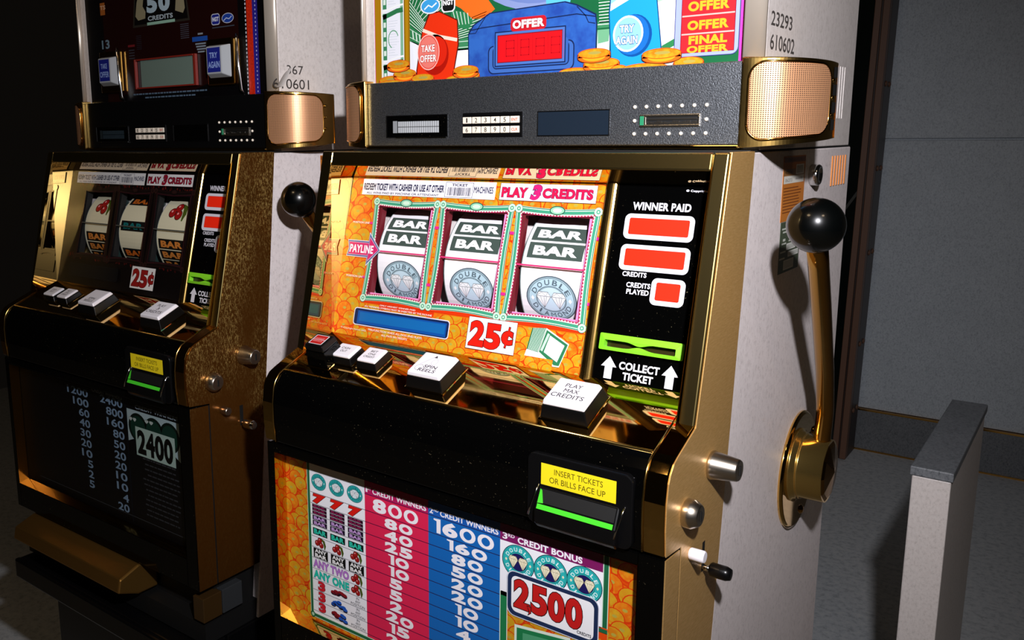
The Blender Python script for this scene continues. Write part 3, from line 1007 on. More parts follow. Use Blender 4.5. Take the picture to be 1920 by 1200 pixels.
def topper_art(g):
    a = Art(P_front(0.03), 0.04)
    rnd = random.Random(9)
    a.rect(-281, 1094, 262.5, 1330, 'd840b0')
    a.rect(-263, 1094, 256.5, 1330, '186038', 1)
    a.rect(-263, 1094, -250, 1330, 'a8780c', 2)
    a.rect(-251.5, 1094, -249.5, 1330, 'f0ead8', 3)
    # bank notes column
    a.rect(-249.5, 1094, -209, 1330, 'e6e8f0', 2)
    for z0 in (1055, 1125, 1195, 1265):
        a.rect(-248, z0 + 2, -241, z0 + 66, '3c8458', 3)
        a.rect(-216, z0 + 2, -211, z0 + 66, '7cb090', 3)
        a.strip([(-248, z0 + 61), (-236, z0 + 64), (-222, z0 + 68), (-211, z0 + 69)], 6.5, '2c7448', 3)
        a.strip([(-248, z0 + 69), (-236, z0 + 71.5), (-222, z0 + 75), (-211, z0 + 76)], 2.6, 'eef0f0', 4)
        for k in range(4):
            a.rect(-246.8, z0 + 8 + 13 * k, -242.4, z0 + 15 + 13 * k, 'd8e8dc', 4)
        a.strip(ell(-229, z0 + 30, 9, 12, 16, 20, 250), 1.4, '5c9c74', 4)
        for k in range(14):
            a.rect(-238, z0 + 8 + 3.6 * k, -238 + rnd.uniform(10, 20), z0 + 8.5 + 3.6 * k, 'c4ccd4', 3.5)
    a.rect(-209.5, 1094, -199, 1330, 'b08010', 5)
    a.rect(-208.8, 1094, -207.6, 1330, '6a4c0c', 6); a.rect(-201, 1094, -199.8, 1330, '6a4c0c', 6)
    # fanned banknotes behind
    def notes(pts, n, c1='1f6a3c', c2='dfeadf'):
        (p, q, r_, s_) = pts
        a.poly(pts, c1, 7)
        for i in range(n):
            t = (i + .5) / n
            a.strip([(p[0] + (s_[0] - p[0]) * t, p[1] + (s_[1] - p[1]) * t), (q[0] + (r_[0] - q[0]) * t, q[1] + (r_[1] - q[1]) * t)], .9, c2, 8)
    a.poly([(-199, 1094), (-199, 1150), (-160, 1140), (-160, 1094)], 'e4e6ee', 6.5)
    notes([(-199, 1206), (-196, 1240), (-120, 1188), (-168, 1166)], 9)
    notes([(-199, 1205), (-168, 1168), (-172, 1154), (-199, 1172)], 7)
    notes([(-199, 1172), (-172, 1156), (-176, 1140), (-199, 1150)], 2, '2c7848', 'b8d8c0')
    a.poly([(-196, 1150), (-176, 1142), (-186, 1112), (-190, 1110)], 'e8eaf2', 7)
    for k in range(4):
        a.strip([(-194 + 6 * k, 1164 - 3 * k), (-192.5 + 6 * k, 1152 - 3 * k)], 2.2, 'c8dccc', 8.5)
    a.poly([(-128, 1186), (-104, 1180), (-92, 1168), (-100, 1158), (-128, 1164)], '2c7c4c', 9)
    for k in range(5):
        a.strip([(-125 + 6 * k, 1184 - 1.2 * k), (-119 + 5 * k, 1165)], 1.0, 'dfeadf', 9.5)
    notes([(-118, 1168), (-70, 1180), (-84, 1150), (-118, 1146)], 8)
    notes([(-118, 1147), (-96, 1147), (-96, 1132), (-118, 1132)], 2, '3c8458', 'cfe4d4')
    a.rect(-122, 1094, -94, 1134, 'e4e6ee', 7)
    # orange ribbon and blue wheel
    a.poly([(-160, 1230), (-100, 1230), (-58, 1180), (-72, 1171), (-92, 1170), (-112, 1186), (-140, 1200)], 'ee6a20', 8)
    a.ell(8, 1295, 132, 122, '8494c4', 9.5, 48)
    a.ell(8, 1295, 124, 114, '6c80b8', 9.7, 48)
    a.ell(8, 1295, 118, 109, '2ca0e4', 9.9, 48)
    a.poly([(10, 1295), (18, 1170), (48, 1160), (60, 1240)], '5ab8f0', 10)
    # maker's badges
    a.ell(-163, 1194, 17, 10.5, 'e4e6ea', 11); a.ell(-163, 1194, 15, 8.8, '3c9cd8', 12)
    a.strip([(-173, 1190), (-166, 1195), (-160, 1192), (-152, 1197)], 2, 'e8f0f8', 13)
    a.rr(-144, 1183, -121, 1208, 6, 'e4e6ea', 11); a.rr(-142, 1184.5, -123, 1206.5, 5, '141414', 12)
    a.text('NGT', -141, 1199, -124, 1192, 'f0f0f0', 13, .05)
    # red TAKE OFFER tower
    a.poly([(-166, 1184), (-148, 1186), (-117, 1172), (-115, 1140), (-126, 1090), (-189, 1090), (-188, 1110), (-178, 1160)], '5a140c', 10, True)
    a.poly([(-164, 1182.5), (-148, 1184.5), (-118.5, 1171), (-117, 1140), (-127.5, 1090), (-187, 1090), (-186, 1111), (-176.5, 1160)], 'e03010', 11, True)
    a.strip([(-176, 1163), (-150, 1153), (-118, 1146)], 4.5, 'f8d8c4', 12)
    a.ell(-156, 1129, 24, 27, 'a81408', 12); a.ell(-152, 1133, 17, 20, 'd42410', 12.5)
    a.ell(-166.4, 1133, 19, 24, 'f0b4a8', 13); a.ell(-166.4, 1133, 17.5, 22.4, 'd83c30', 14); a.ell(-166.4, 1133, 16.4, 21.2, 'e4786c', 15)
    a.text('TAKE', -178.5, 1143, -155.5, 1133.5, 'f8ece8', 16, .03, ('b02018', .05))
    a.text('OFFER', -181, 1129.5, -152.5, 1120, 'f8ece8', 16, .03, ('b02018', .05))
    # blue attache case
    case = [(-99.5, 1094), (-100, 1152), (-92, 1163), (-66, 1176), (44, 1179.5), (60, 1174.5), (86, 1161), (87.5, 1150), (87.5, 1094)]
    a.poly(case, '16244e', 17, True)
    a.poly([(x * .985 - .1, z - 1.4) for x, z in case], 'blueprint', 18, True)
    a.strip([(-98, 1156), (-78, 1158), (60, 1163), (85, 1158)], 1.4, '16244e', 19)
    a.strip([(-98, 1152), (-88, 1152), (-82, 1160), (-70, 1174)], 1.2, '16244e', 19)
    a.strip([(85, 1150), (76, 1152), (72, 1160), (60, 1172)], 1.2, '16244e', 19)
    a.rr(-68, 1098, 58, 1134, 8, '16244e', 19); a.rr(-66.4, 1099.5, 56.4, 1132.6, 7, '3c66b0', 20); a.rr(-61, 1104, 51, 1132.6, 6, '16244e', 21)
    a.rr(-59.5, 1105.5, 49.5, 1137, 4, '3460ac', 22)
    a.rect(-57.5, 1107, 46, 1151, '16244e', 23); a.rect(-56, 1108.5, 44.5, 1149.5, '4870b8', 24)
    a.rect(-53.6, 1111.6, 41.4, 1146.6, '6a1424', 25); a.rect(-52.6, 1112.6, 40.6, 1145.6, 'd8141c', 26)
    for k in range(4):
        x = -40 + 22 * k
        for q in ((x, 1119, x + 12, 1120.2), (x, 1128.4, x + 12, 1129.6), (x, 1138, x + 12, 1139.2), (x - .6, 1119, x + .6, 1139), (x + 11.4, 1119, x + 12.6, 1139)):
            a.rect(*q, 'b80f1a', 27)
        a.rect(x + 17, 1112.6, x + 17.5, 1145.6, 'b80f1a', 27)
    a.rr(-33.5, 1149.5, 18.5, 1166, 5, 'c01c28', 28)
    a.text('OFFER', -30.5, 1163, 15.8, 1152.6, 'f8f4f4', 30, .05, ('8c1018', .03))
    # blue TRY AGAIN tower
    notes([(88, 1182), (106, 1182), (104, 1150), (90, 1150)], 9)
    notes([(88, 1152), (104, 1152), (103, 1144), (88, 1144)], 1, '3c8458', 'e8eae8')
    a.rect(88, 1094, 104, 1142, 'e4e8ec', 10)
    a.poly([(88, 1142), (104, 1142), (103, 1128), (89, 1126)], '6ca880', 10.5)
    a.poly([(105.5, 1200), (102, 1160), (107, 1094), (172, 1094), (168, 1125), (158, 1200)], '0c3c70', 17)
    a.poly([(106.6, 1200), (103.4, 1160), (108, 1094), (170.6, 1094), (166.8, 1125), (156.8, 1200)], '1f98e0', 18)
    a.poly([(104, 1162), (157, 1186), (157.4, 1198), (104.5, 1170)], 'e4f0fa', 19)
    a.poly([(104.4, 1170), (157.4, 1198), (157.2, 1212), (106.8, 1212)], '8cc8f0', 19)
    a.ell(134, 1132, 23, 24, '0c4c94', 19); a.ell(132, 1133, 21.6, 22.6, '1a68b8', 20)
    a.ell(127.4, 1134.6, 19, 20.6, 'd8e0ec', 21); a.ell(127.4, 1134.6, 16.6, 18.2, '8cc4e8', 22)
    a.text('TRY', 117, 1144.6, 135, 1136, 'f4f8fc', 24, .03, ('1c5c94', .06))
    a.text('AGAIN', 112.5, 1132, 139.5, 1123, 'f4f8fc', 24, .03, ('1c5c94', .06))
    # white notes and the offer list
    a.poly([(159, 1200), (157, 1170), (168, 1118), (170, 1096), (186, 1096), (186, 1200)], 'e6e8f0', 12)
    a.poly([(158, 1182), (186, 1192), (186, 1172), (160, 1166)], '9cc4a4', 13)
    a.poly([(169, 1118), (186, 1126), (186, 1104), (170, 1104)], '2c7c48', 13)
    a.poly([(172, 1112), (186, 1118), (186, 1113), (172, 1107)], 'e6e8f0', 14)
    a.rr(183.6, 1103.4, 256.5, 1360, 8, '3c3c78', 20); a.rr(184.4, 1104.2, 255.6, 1360, 7.4, '98a4d0', 21)
    a.rect(191, 1107.6, 251.5, 1340, '7a1428', 22); a.rect(191.8, 1108.4, 250.7, 1340, 'e8242c', 23)
    for i in range(9):
        z = 1147.8 + 19.6 * (i - 1)
        if i >= 0: a.rect(192, z - .8, 250.6, z + .8, 'f8a8a0', 24)
    for z0, z1 in ((1142.5, 1132.2), (1163, 1152.4), (1182.6, 1172), (1202, 1191)):
        a.text('OFFER', 198.5, z0, 244.5, z1, 'f0a828', 25, .05)
    a.text('FINAL', 200.5, 1126.2, 243.5, 1116.8, 'f0a828', 25, .05)
    a.text('OFFER', 198.8, 1115.2, 245, 1107.6, 'f0a828', 25, .05)
    # coins in front
    def coin(x, z, w_, l):
        a.ell(x, z - 5, w_, 6.6, '5a1c08', l, 24)
        a.poly([(x - w_, z), (x - w_, z - 5.2), (x + w_, z - 5.2), (x + w_, z)], '5a1c08', l)
        a.ell(x, z - 4.6, w_ - .8, 6.2, 'e8661a', l + .5, 24)
        a.rect(x - w_ + .8, z - 4.6, x + w_ - .8, z, 'e8661a', l + .5)
        a.ell(x, z - 3.6, w_ * .7, 5.6, 'f0a020', l + .7, 20)
        a.ell(x, z, w_ - .6, 6, 'd84c10', l + 1, 24)
        a.ell(x, z, w_ - 1.6, 5.2, 'coingold', l + 1.3, 24)
        a.ell(x + 1, z + .6, w_ * .4, 1.8, 'a89848', l + 1.6, 14)
    for i, (x, z, w_) in enumerate(((-232, 1099, 24), (-208, 1107, 21), (-219.5, 1120, 21), (-232, 1093, 28), (-176, 1099, 20), (-96, 1099, 16), (-118, 1094, 20), (-103, 1106, 21), (60, 1094, 24), (95, 1103.5, 24), (85, 1115, 22), (118, 1094, 12), (150, 1094, 30), (202, 1098, 18), (170, 1109.5, 24))):
        coin(x, z, w_, 32 + i * 2.2)
    return a.build('topper_artwork', g)

def topper_art_dark(g):
    a = Art(P_front(0.03), 0.04)
    a.rect(-281, 1094, 262.5, 1330, '050406')
    a.rect(-205, 1094, 190, 1330, '1c0504', 1)
    a.poly([(-150, 1094), (190, 1094), (190, 1112), (150, 1130), (60, 1108), (-150, 1108)], '050406', 2)
    a.rect(196, 1094, 205.5, 1330, '060606', 2)
    rows = 34
    for i in range(rows):
        z = 1098 + i * 6.6
        a.ell(208.5, z, 1.5, 2.2, 'c8c8d0', 4, 8)
        a.ell(232.5, z + 2, 1.3, 1.6, 'a8a8d0', 4, 8)
    a.rect(211, 1094, 225.5, 1330, 'redblock', 3)
    a.rect(225.5, 1094, 238, 1330, '26207c', 3)
    # the 50 credits poster
    a.poly([(-108, 1230), (62, 1230), (48, 1330), (-92, 1330)], '2a2620', 3)
    a.poly([(-103, 1234), (57, 1234), (44, 1330), (-88, 1330)], '0a0808', 4)
    a.text('5', -62, 1285, -30, 1252, 'a6bcc8', 6, .06)
    a.text('0', -26, 1285, 8, 1252, 'a6bcc8', 6, .06)
    a.text('CREDITS', -60, 1247, 14.5, 1238.6, 'a6b4bc', 6, .035)
    a.rect(-63, 1231, 20, 1236, '90b8a4', 6)
    a.poly([(-98, 1250), (-90, 1242), (-68, 1244), (-66, 1256), (-74, 1266), (-70, 1282), (-84, 1290), (-92, 1274)], '8c8468', 5, True)
    a.poly([(22, 1250), (44, 1244), (50, 1252), (46, 1290), (30, 1290), (26, 1272)], '8c8468', 5, True)
    for k in range(8):
        a.rect(34, 1200 + k * 3.4, 58, 1201.4 + k * 3.4, '40404a', 5)
        a.rect(-100, 1190 + k * 3.4, -84, 1191.2 + k * 3.4, '24222a', 5)
    # badges and small notices
    a.rr(120.5, 1215.5, 143, 1234.5, 5, 'b8bcc8', 5); a.rr(122, 1217, 141.5, 1233, 4, '1c2480', 6)
    a.text('NGT', 123.5, 1229, 140, 1221.5, 'd4d8e4', 7, .05)
    a.ell(163.5, 1224.6, 15.5, 8.4, 'b8bcc8', 5); a.ell(163.5, 1224.6, 14, 7.2, '1c3c94', 6)
    a.strip([(153, 1221), (160, 1225), (167, 1223), (174, 1227)], 1.6, 'b8c4e0', 7)
    a.rect(122, 1210.5, 180, 1212.2, '3c4450', 5)
    a.rect(66, 1192, 108, 1200, '1c4ca0', 5)
    for k in range(4):
        a.rect(74 + k * 2, 1189 - k * 4.6, 104 - k * .6, 1186.4 - k * 4.6, '7c8894', 5)
    a.rect(82, 1203, 96, 1206, '808890', 5)
    a.rect(-128, 1196, -106, 1200, '6c1c20', 5)
    for k in range(4): a.rect(-126, 1191 - 5 * k, -108, 1189 - 5 * k, '34343c', 5)
    rnd = random.Random(7)
    for z, x0, x1 in ((1107.5, -120, 97), (1100.5, -83, 61)):
        x = x0
        while x < x1:
            w_ = rnd.uniform(5, 13)
            a.rect(x, z - 1.3, x + w_, z + 1.3, '54687c', 5)
            x += w_ + 2
    a.text('13', -214, 1215, -188, 1198, '6c8494', 5, .03)
    a.rect(-212, 1262, -196, 1285, 'a05a24', 5); a.text('TS', -212, 1280, -194, 1272, 'c8a080', 6, .03)
    return a.build('topper_artwork', g)

# ------------------------------------------------------------------ the slot machine
def push_button(g, u, w0, w1, bw, h, lines, style='white', shift=0.0):
    """tapered button on the sloping deck: black body, coloured cap, printed legend; a brass bezel under it"""
    P = P_deck(0)
    def fr(wb0, wb1, hb, wt0, wt1, ht, hw0, hw1, mats, name, par, bev, sh0=0.0, sh1=0.0):
        mb = MB()
        vs = [P(u - hw0 + sh0, wb0, hb), P(u + hw0 + sh0, wb0, hb), P(u + hw0 + sh0, wb1, hb), P(u - hw0 + sh0, wb1, hb),
              P(u - hw1 + sh1, wt0, ht), P(u + hw1 + sh1, wt0, ht), P(u + hw1 + sh1, wt1, ht), P(u - hw1 + sh1, wt1, ht)]
        mb.add(vs, [(3, 2, 1, 0), (4, 5, 6, 7), (0, 1, 5, 4), (1, 2, 6, 5), (2, 3, 7, 6), (3, 0, 4, 7)])
        return mb.build(name, mats, par, bev, 2)
    t = 0.72
    b = fr(w0, w1, 1.0, w0 + (w1 - w0) * .07, w1 - (w1 - w0) * .09, h * t, bw, bw * .9, M['blackp'] if style != 'tall' else M['black'], 'push_button', g, 0.0012)
    fr(w0 - 2, w1 + 2, 0.05, w0 - 1, w1 + 1, 1.6, bw + 2, bw + 1, M['gold'], 'button_bezel', b, 0.0004)
    cm = M['white']
    c = fr(w0 + (w1 - w0) * .07, w1 - (w1 - w0) * .09, h * t, w0 + (w1 - w0) * .12, w1 - (w1 - w0) * .12, h, bw * .9, bw * .83, cm if style != 'tall' else M['blackp'], 'button_cap', b, 0.0016)
    a = Art(P_deck(h / 1000 + 0.00012), 0.03)
    c0, c1 = w0 + (w1 - w0) * .12, w1 - (w1 - w0) * .12
    n = len(lines)
    if style == 'tall':
        a.rr(u - bw * .66, c0 + 4, u + bw * .62, c1 - 4, 1.5, 'd8d8dc', 0)
        a.rect(u - bw * .58, c0 + 5, u + bw * .54, (c0 + c1) / 2 - .4, 'c01c1c', 1)
        a.rect(u - bw * .58, (c0 + c1) / 2 + .4, u + bw * .54, c1 - 5, 'b81c1c', 1)
        a.text('CHANGE', u - bw * .5, (c0 + c1) / 2 - 4, u + bw * .4, (c0 + c1) / 2 - 1.2, 'e89090', 2, .02)
        a.text('SERVICE', u - bw * .5, (c0 + c1) / 2 + 1.6, u + bw * .4, (c0 + c1) / 2 + 4.4, 'e89090', 2, .02)
    else:
        for tx, x0, v0, x1, v1 in lines:
            a.text(tx, u + x0, c0 + v0, u + x1, c0 + v1, '403a40', 0, .012)
        if style == 'spin':
            a.strip(ell(u - 12, c0 + 31, 5.6, 5.6, 20), .5, '8c8890', 0, True)
            a.strip(ell(u + 2, c0 + 17, 4, 6, 20), .4, 'a8a4ac', 0, True)
            a.strip([(u - 15, c0 + 25), (u - 4, c0 + 8)], .5, 'a8a4ac', 0)
            a.poly([(u - 2, c0 + 4), (u + 1, c0 + 9), (u - 4, c0 + 9)], '403c44', 0)
    a.build('button_legend', b)
    return b

def lock_barrel(g, y, z, prof, label=None):
    mb = MB()
    mb.lathe((W - .001, y, z), (1, 0, 0), prof, 28, 0)
    d, r = prof[-1]
    mb.box(W - .001 + d, W - .001 + d + .0008, y - .0012, y + .0012, z - r * .5, z + r * .5, 1)
    return mb.build('lock', [M['satin'], M['matblack']], g, label=label)

def speaker_pod(g, sx, dark=False):
    """bowed corner loudspeaker: brass shell, copper perforated grille with a raised rim, slotted rear rail"""
    prof = [(.2675, .010), (.280, .0112), (.300, .0165), (.316, .0265), (.328, .041), (.336, .058), (.341, .078), (.342, .098)]
    # smooth the outline
    out = []
    for i in range(len(prof) - 1):
        p0 = prof[max(i - 1, 0)]; p1 = prof[i]; p2 = prof[i + 1]; p3 = prof[min(i + 2, len(prof) - 1)]
        for k in range(5):
            t = k / 5
            q = [0.5 * (2 * p1[j] + (p2[j] - p0[j]) * t + (2 * p0[j] - 5 * p1[j] + 4 * p2[j] - p3[j]) * t * t + (3 * p1[j] - p0[j] - 3 * p2[j] + p3[j]) * t ** 3) for j in (0, 1)]
            out.append(tuple(q))
    out.append(prof[-1])
    z0, z1 = 1.0045, 1.0985
    L = [0.0]
    for i in range(1, len(out)): L.append(L[-1] + math.dist(out[i], out[i - 1]))
    tot = L[-1]
    def zlims(s_):
        k = max(0, min(1, s_ / tot))
        return z0 + .0095 * k, z1 - .0055 * k
    mb = MB()
    shell = [(sx * x, y) for x, y in out] + [(sx * .33, .112), (sx * .2675, .112)]
    zz = [zlims(l) for l in L] + [zlims(tot), zlims(0)]
    n = len(shell)
    vs = [(p[0], p[1], z[0]) for p, z in zip(shell, zz)] + [(p[0], p[1], z[1]) for p, z in zip(shell, zz)]
    fs = [(i, (i + 1) % n, n + (i + 1) % n, n + i) for i in range(n)]
    for b0 in (0, n):
        fs += [(b0 + i, b0 + i + 1, b0 + n - 1) for i in range(n - 2)]
    mb.add(vs, fs)
    p = mb.build('speaker', M['goldrim'], g, 0.0022, 3)
    # arc-length parametrised grille, slightly proud, rounded corners
    def at(s_, h):
        s_ = max(0, min(tot, s_))
        i = 0
        while i < len(L) - 2 and L[i + 1] < s_: i += 1
        t = (s_ - L[i]) / (L[i + 1] - L[i])
        a, b = out[i], out[i + 1]
        dx, dy = b[0] - a[0], b[1] - a[1]
        l = math.hypot(dx, dy)
        return (sx * (a[0] + dx * t + dy / l * h), a[1] + dy * t - dx / l * h)
    s0, s1, rc = .008, tot - .026, .018
    def zlim(s_):
        zz0, zz1 = zlims(s_)[0] + .0055, zlims(s_)[1] - .0045
        d = min(s_ - s0, s1 - s_)
        if d >= rc: return zz0, zz1
        k = rc - math.sqrt(max(0, rc * rc - (rc - d) ** 2))
        return zz0 + k, zz1 - k
    g2 = MB()
    uvs = []
    N = 44
    S_ = [s0 + (s1 - s0) * i / N for i in range(N + 1)]
    S_ = sorted(set(S_ + [s0 + .0007, s0 + .0025, s1 - .0007, s1 - .0025]))
    for i in range(len(S_) - 1):
        a, b = S_[i], S_[i + 1]
        za, zb = zlim(a), zlim(b)
        vs = []
        for s_, z in ((a, za[0]), (b, zb[0]), (b, zb[1]), (a, za[1])):
            x, y = at(s_, .0022)
            vs.append((x, y, z))
            uvs.append((s_ / .00235, z / .0021))
        g2.add(vs, [(0, 1, 2, 3)], 0, True)
    o = g2.build('grille', M['grille'], p)
    ul = o.data.uv_layers.new(name='UVMap')
    for poly in o.data.polygons:
        for li in poly.loop_indices:
            ul.data[li].uv = uvs[o.data.loops[li].vertex_index]
    rim = MB()
    loop = []
    for s_ in S_: loop.append((s_, zlim(s_)[0]))
    for s_ in reversed(S_): loop.append((s_, zlim(s_)[1]))
    pts = []
    for s_, z in loop + loop[:2]:
        x, y = at(s_, .0018)
        pts.append((x, y, z))
    rim.tube(pts, .0013, 8)
    rim.build('grille_rim', M['rod'], p)
    # rail with openings along the rear edge
    for k in range(0 if dark else 4):
        r = MB()
        za = z0 + .0165 + k * .0185
        x0, y0 = at(tot - .017, .0006); x1, y1 = at(tot - .004, .0006)
        r.add([(x0, y0, za), (x1, y1, za), (x1, y1, za + .0112), (x0, y0, za + .0112)], [(0, 1, 2, 3)], 0)
        xa, ya = at(tot - .017, -.004); xb, yb = at(tot - .004, -.004)
        r.add([(xa, ya, za), (xb, yb, za), (xb, yb, za + .0112), (xa, ya, za + .0112)], [(0, 1, 2, 3)], 0)
        r.build('rail_opening', M['matblack'], p)
    for k in range(1, 4):
        za = z0 + .0165 + k * .0185
        if k:
            q = MB(); x2, y2 = at(tot - .0205, .001)
            q.ball((x2, y2, za - .003), .0026, 12)
            q.build('rail_stud', M['gold'], p)
    return p

def slot_machine(name, label, dark):
    g = empty(name, (0, 0, 0))
    tag(g, label, 'slot machine')
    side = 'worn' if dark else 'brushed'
    # ---- grey cabinet, its front edge leaning forward towards the foot
    mb = MB()
    mb.px([(.010, .9985), (-.066, .2), (.444, .2), (.444, .9985)], -W, W)
    cab = mb.build('cabinet', M['laminate'], g, 0.002, 2)
    # upper cabinet
    mb = MB()
    mb.pz([(-W, .46 - .03), (-W, .0295), (-.2635, .0295), (-.2635, .035), (.2635, .035), (.2635, .0295), (W, .0295), (W, .43)], 1.0005, 1.36)
    top = mb.build('upper_cabinet', M['laminate_top'], g, 0.0012, 2)
    for sx in (-1, 1):
        mb = MB()
        q = []
        xi = .2645 if sx > 0 else .2795
        for i in range(9):
            a = R(90 * i / 8)
            q.append((sx * (xi + .0005 + (.2847 - xi) * math.sin(a)), .0285 - .0082 * math.cos(a)))
        q += [(sx * xi, .0345)]
        q = [(sx * (xi - .0008), .0203)] + q
        if sx < 0: q = q[::-1]
        mb.pz(q, 1.0985, 1.36)
        for f in range(len(mb.sm)): mb.sm[f] = len(mb.f[f]) == 4
        mb.build('corner_column', M['column'], g)
    # asset numbers on the side
    a = Art(P_side(W + .0002), 0.02)
    if not dark:
        a.text('23293', 41.5, 1147.5, 118.6, 1132.3, '4a4542', 0, .012)
        a.text('610602', 42.5, 1124, 132, 1107.3, '4a4542', 0, .012)
    else:
        a.text('367', 47, 1140.8, 85, 1126.4, '3c3836', 0, .0)
        a.text('610601', 15, 1118.6, 98, 1102.5, '3c3836', 0, .0)
    a.build('asset_number', top)
    if dark:
        mb = MB()       # the asset sticker peels away from its front corner
        N = 8
        for i in range(N):
            def cp(t): return (W + .0006 + .016 * (1 - t) ** 2, t)
            (h0, t0), (h1, t1) = cp(i / N), cp((i + 1) / N)
            A0, A1 = Vector((0, .006 + .032 * t0, 1.102 + .004 * t0)), Vector((0, .020 + .040 * t0, 1.119 + .020 * t0))
            B0, B1 = Vector((0, .006 + .032 * t1, 1.102 + .004 * t1)), Vector((0, .020 + .040 * t1, 1.119 + .020 * t1))
            mb.add([(h0, A0.y, A0.z), (h1, B0.y, B0.z), (h1, B1.y, B1.z), (h0, A1.y, A1.z)], [(0, 1, 2, 3)], 0, True)
        mb.build('peeling_sticker', pm('c8c2be'), top)
    # louvres: slim raised ribs in the side
    for n_, y0, dy, z0, z1 in ((6, .342, .0145, .946, .987), (4, .338, .0125, 1.037, 1.106)):
        for k in range(n_):
            mb = MB()
            y = y0 + k * dy
            for j in range(1):
                mb.box(W - .001, W + (.0014 if z0 < 1 else .0007), y, y + (.0034 if z0 < 1 else .0013), z0, z1)
            mb.build('louvre', M['copper'] if z0 < 1 else M['laminate_top'], cab if z0 < 1 else top, 0.0006)
    # brass joint strip between cabinet and upper cabinet
    mb = MB()
    mb.box(-W + .001, W - .001, .002, .44, .9982, 1.0008)
    mb.build('joint_strip', M['matblack'], g)
    # ---- printed glass of the upper cabinet
    mb = MB()
    mb.box(-.264, .264, .0305, .0345, 1.093, 1.35)
    tg = mb.build('topper_glass', M['blackp'], g)
    (topper_art_dark if dark else topper_art)(tg)
    if dark:
        mb = MB()
        fz = [(-.105, 1.1165), (.078, 1.1165), (.078, 1.1715), (-.105, 1.1715)]
        mb.px([(.030, 1.1165), (.030, 1.1715), (.024, 1.1715), (.024, 1.1165)], -.105, -.101)
        mb.box(.0715, .078, .024, .030, 1.1165, 1.1715)
        mb.box(-.099, .0715, .024, .030, 1.1165, 1.1195)
        mb.box(-.099, .0715, .024, .030, 1.1685, 1.1715)
        lcd = mb.build('credit_display', pm('7a2218'), tg, 0.0008)
        mb = MB(); mb.box(-.088, .0715, .0272, .0298, 1.1195, 1.1685)
        mb.build('display_screen', pm('67786f'), lcd)
        for x0, t1, t2 in ((.106, 'TRY', 'AGAIN'), (-.222, 'TAKE', 'OFFER')):
            mb = MB()
            mb.box(x0 + .006, x0 + .076, .022, .030, 1.113, 1.192)
            b = mb.build('bonus_button_bezel', M['rod'], tg, 0.003)
            mb = MB()
            xo = x0 + .012
            vs = [(xo, .026, 1.124), (xo + .064, .026, 1.124), (xo + .064, .026, 1.182), (xo, .026, 1.182)]
            v2 = [(xo + .006, .012, 1.1325), (xo + .045, .012, 1.1325), (xo + .045, .012, 1.178), (xo + .006, .012, 1.178)]
            mb.add(vs + v2, [(4, 5, 6, 7), (0, 1, 5, 4), (1, 2, 6, 5), (2, 3, 7, 6), (3, 0, 4, 7)])
            bb = mb.build('bonus_button', pm('a4a8ac'), b, 0.0014)
            xa = xo * 1000 + 5.5
            a = Art(P_front(.0118), .05)
            a.rect(xa + 3, 1135, xa + 37, 1176, '1c2480', 0)
            a.text(t1, xa + 9, 1168, xa + 30, 1158.5, '8ca4dc', 1, .03)
            a.text(t2, xa + 5, 1153, xa + 35, 1142, '8ca4dc', 1, .03)
            pass
            o = a.build('button_legend', b)
            mb = MB()
            xe = x0 + .0865 if x0 > 0 else x0 + .068
            mb.tube([(xe - .004, .026, 1.196), (xe, .022, 1.188), (xe + .003, .021, 1.15), (xe + .008, .021, 1.104), (xe + .0085, .028, 1.096)], .0024, 10)
            mb.build('guard_rail', M['chrome'], tg)
    # ---- pebbled black bar with the player tracking unit
    mb = MB()
    mb.box(-.2675, .2675, .0164, .05, 1.0062, 1.0950)
    bar = mb.build('tracking_bar', M['pebble'] if not dark else M['blackp'], g, 0.0012, 2)
    mb = MB(); mb.box(-.2675, .2675, .012, .04, 1.0022, 1.0060)
    mb.build('bar_trim', M['gold'], g, 0.0008)
    for x0, x1, kind in ((-.2326, -.1237, 'a'), (.0155, .1142, 'b')):
        mb = MB()
        t = .0013
        mb.box(x0, x1, .0150, .0170, 1.0176, 1.0176 + t); mb.box(x0, x1, .0150, .0170, 1.0466 - t + .002, 1.0486)
        mb.box(x0, x0 + t, .0150, .0170, 1.0189, 1.0473); mb.box(x1 - t, x1, .0150, .0170, 1.0189, 1.0473)
        o = mb.build('display_bezel', M['blackp'], bar, 0.0004)
        mb = MB(); mb.box(x0 + t, x1 - t, .0157, .0166, 1.0189, 1.0473)
        mb.build('display_window', M['black'] if kind == 'a' else (mat('smoked_blue_window', '1c2632', 0.2) if not dark else M['black']), o)
        if kind == 'a':
            a = Art(P_front(.0156), .03)
            lcd = 'b4b8bc' if not dark else '28343c'
            a.rect(-220, 1024.2, -212, 1040.8, '8c9094' if not dark else '20282c', 0)
            for k in range(19):
                for r_ in (0, 1):
                    a.rect(-210.6 + k * 3.82, 1024.4 + r_ * 8.4, -207.4 + k * 3.82, 1032 + r_ * 8.0, lcd, 0)
            a.build('display_characters', o)
            mb = MB(); mb.box(-.214, -.1255, .0142, .0156, 1.0172, 1.0188)
            mb.build('display_sill', M['chrome'], o)
    # keypad with twelve keys
    mb = MB(); mb.box(-.0985, -.0055, .0148, .0168, 1.0172, 1.0490)
    kp = mb.build('keypad', M['blackp'], bar, 0.0008)
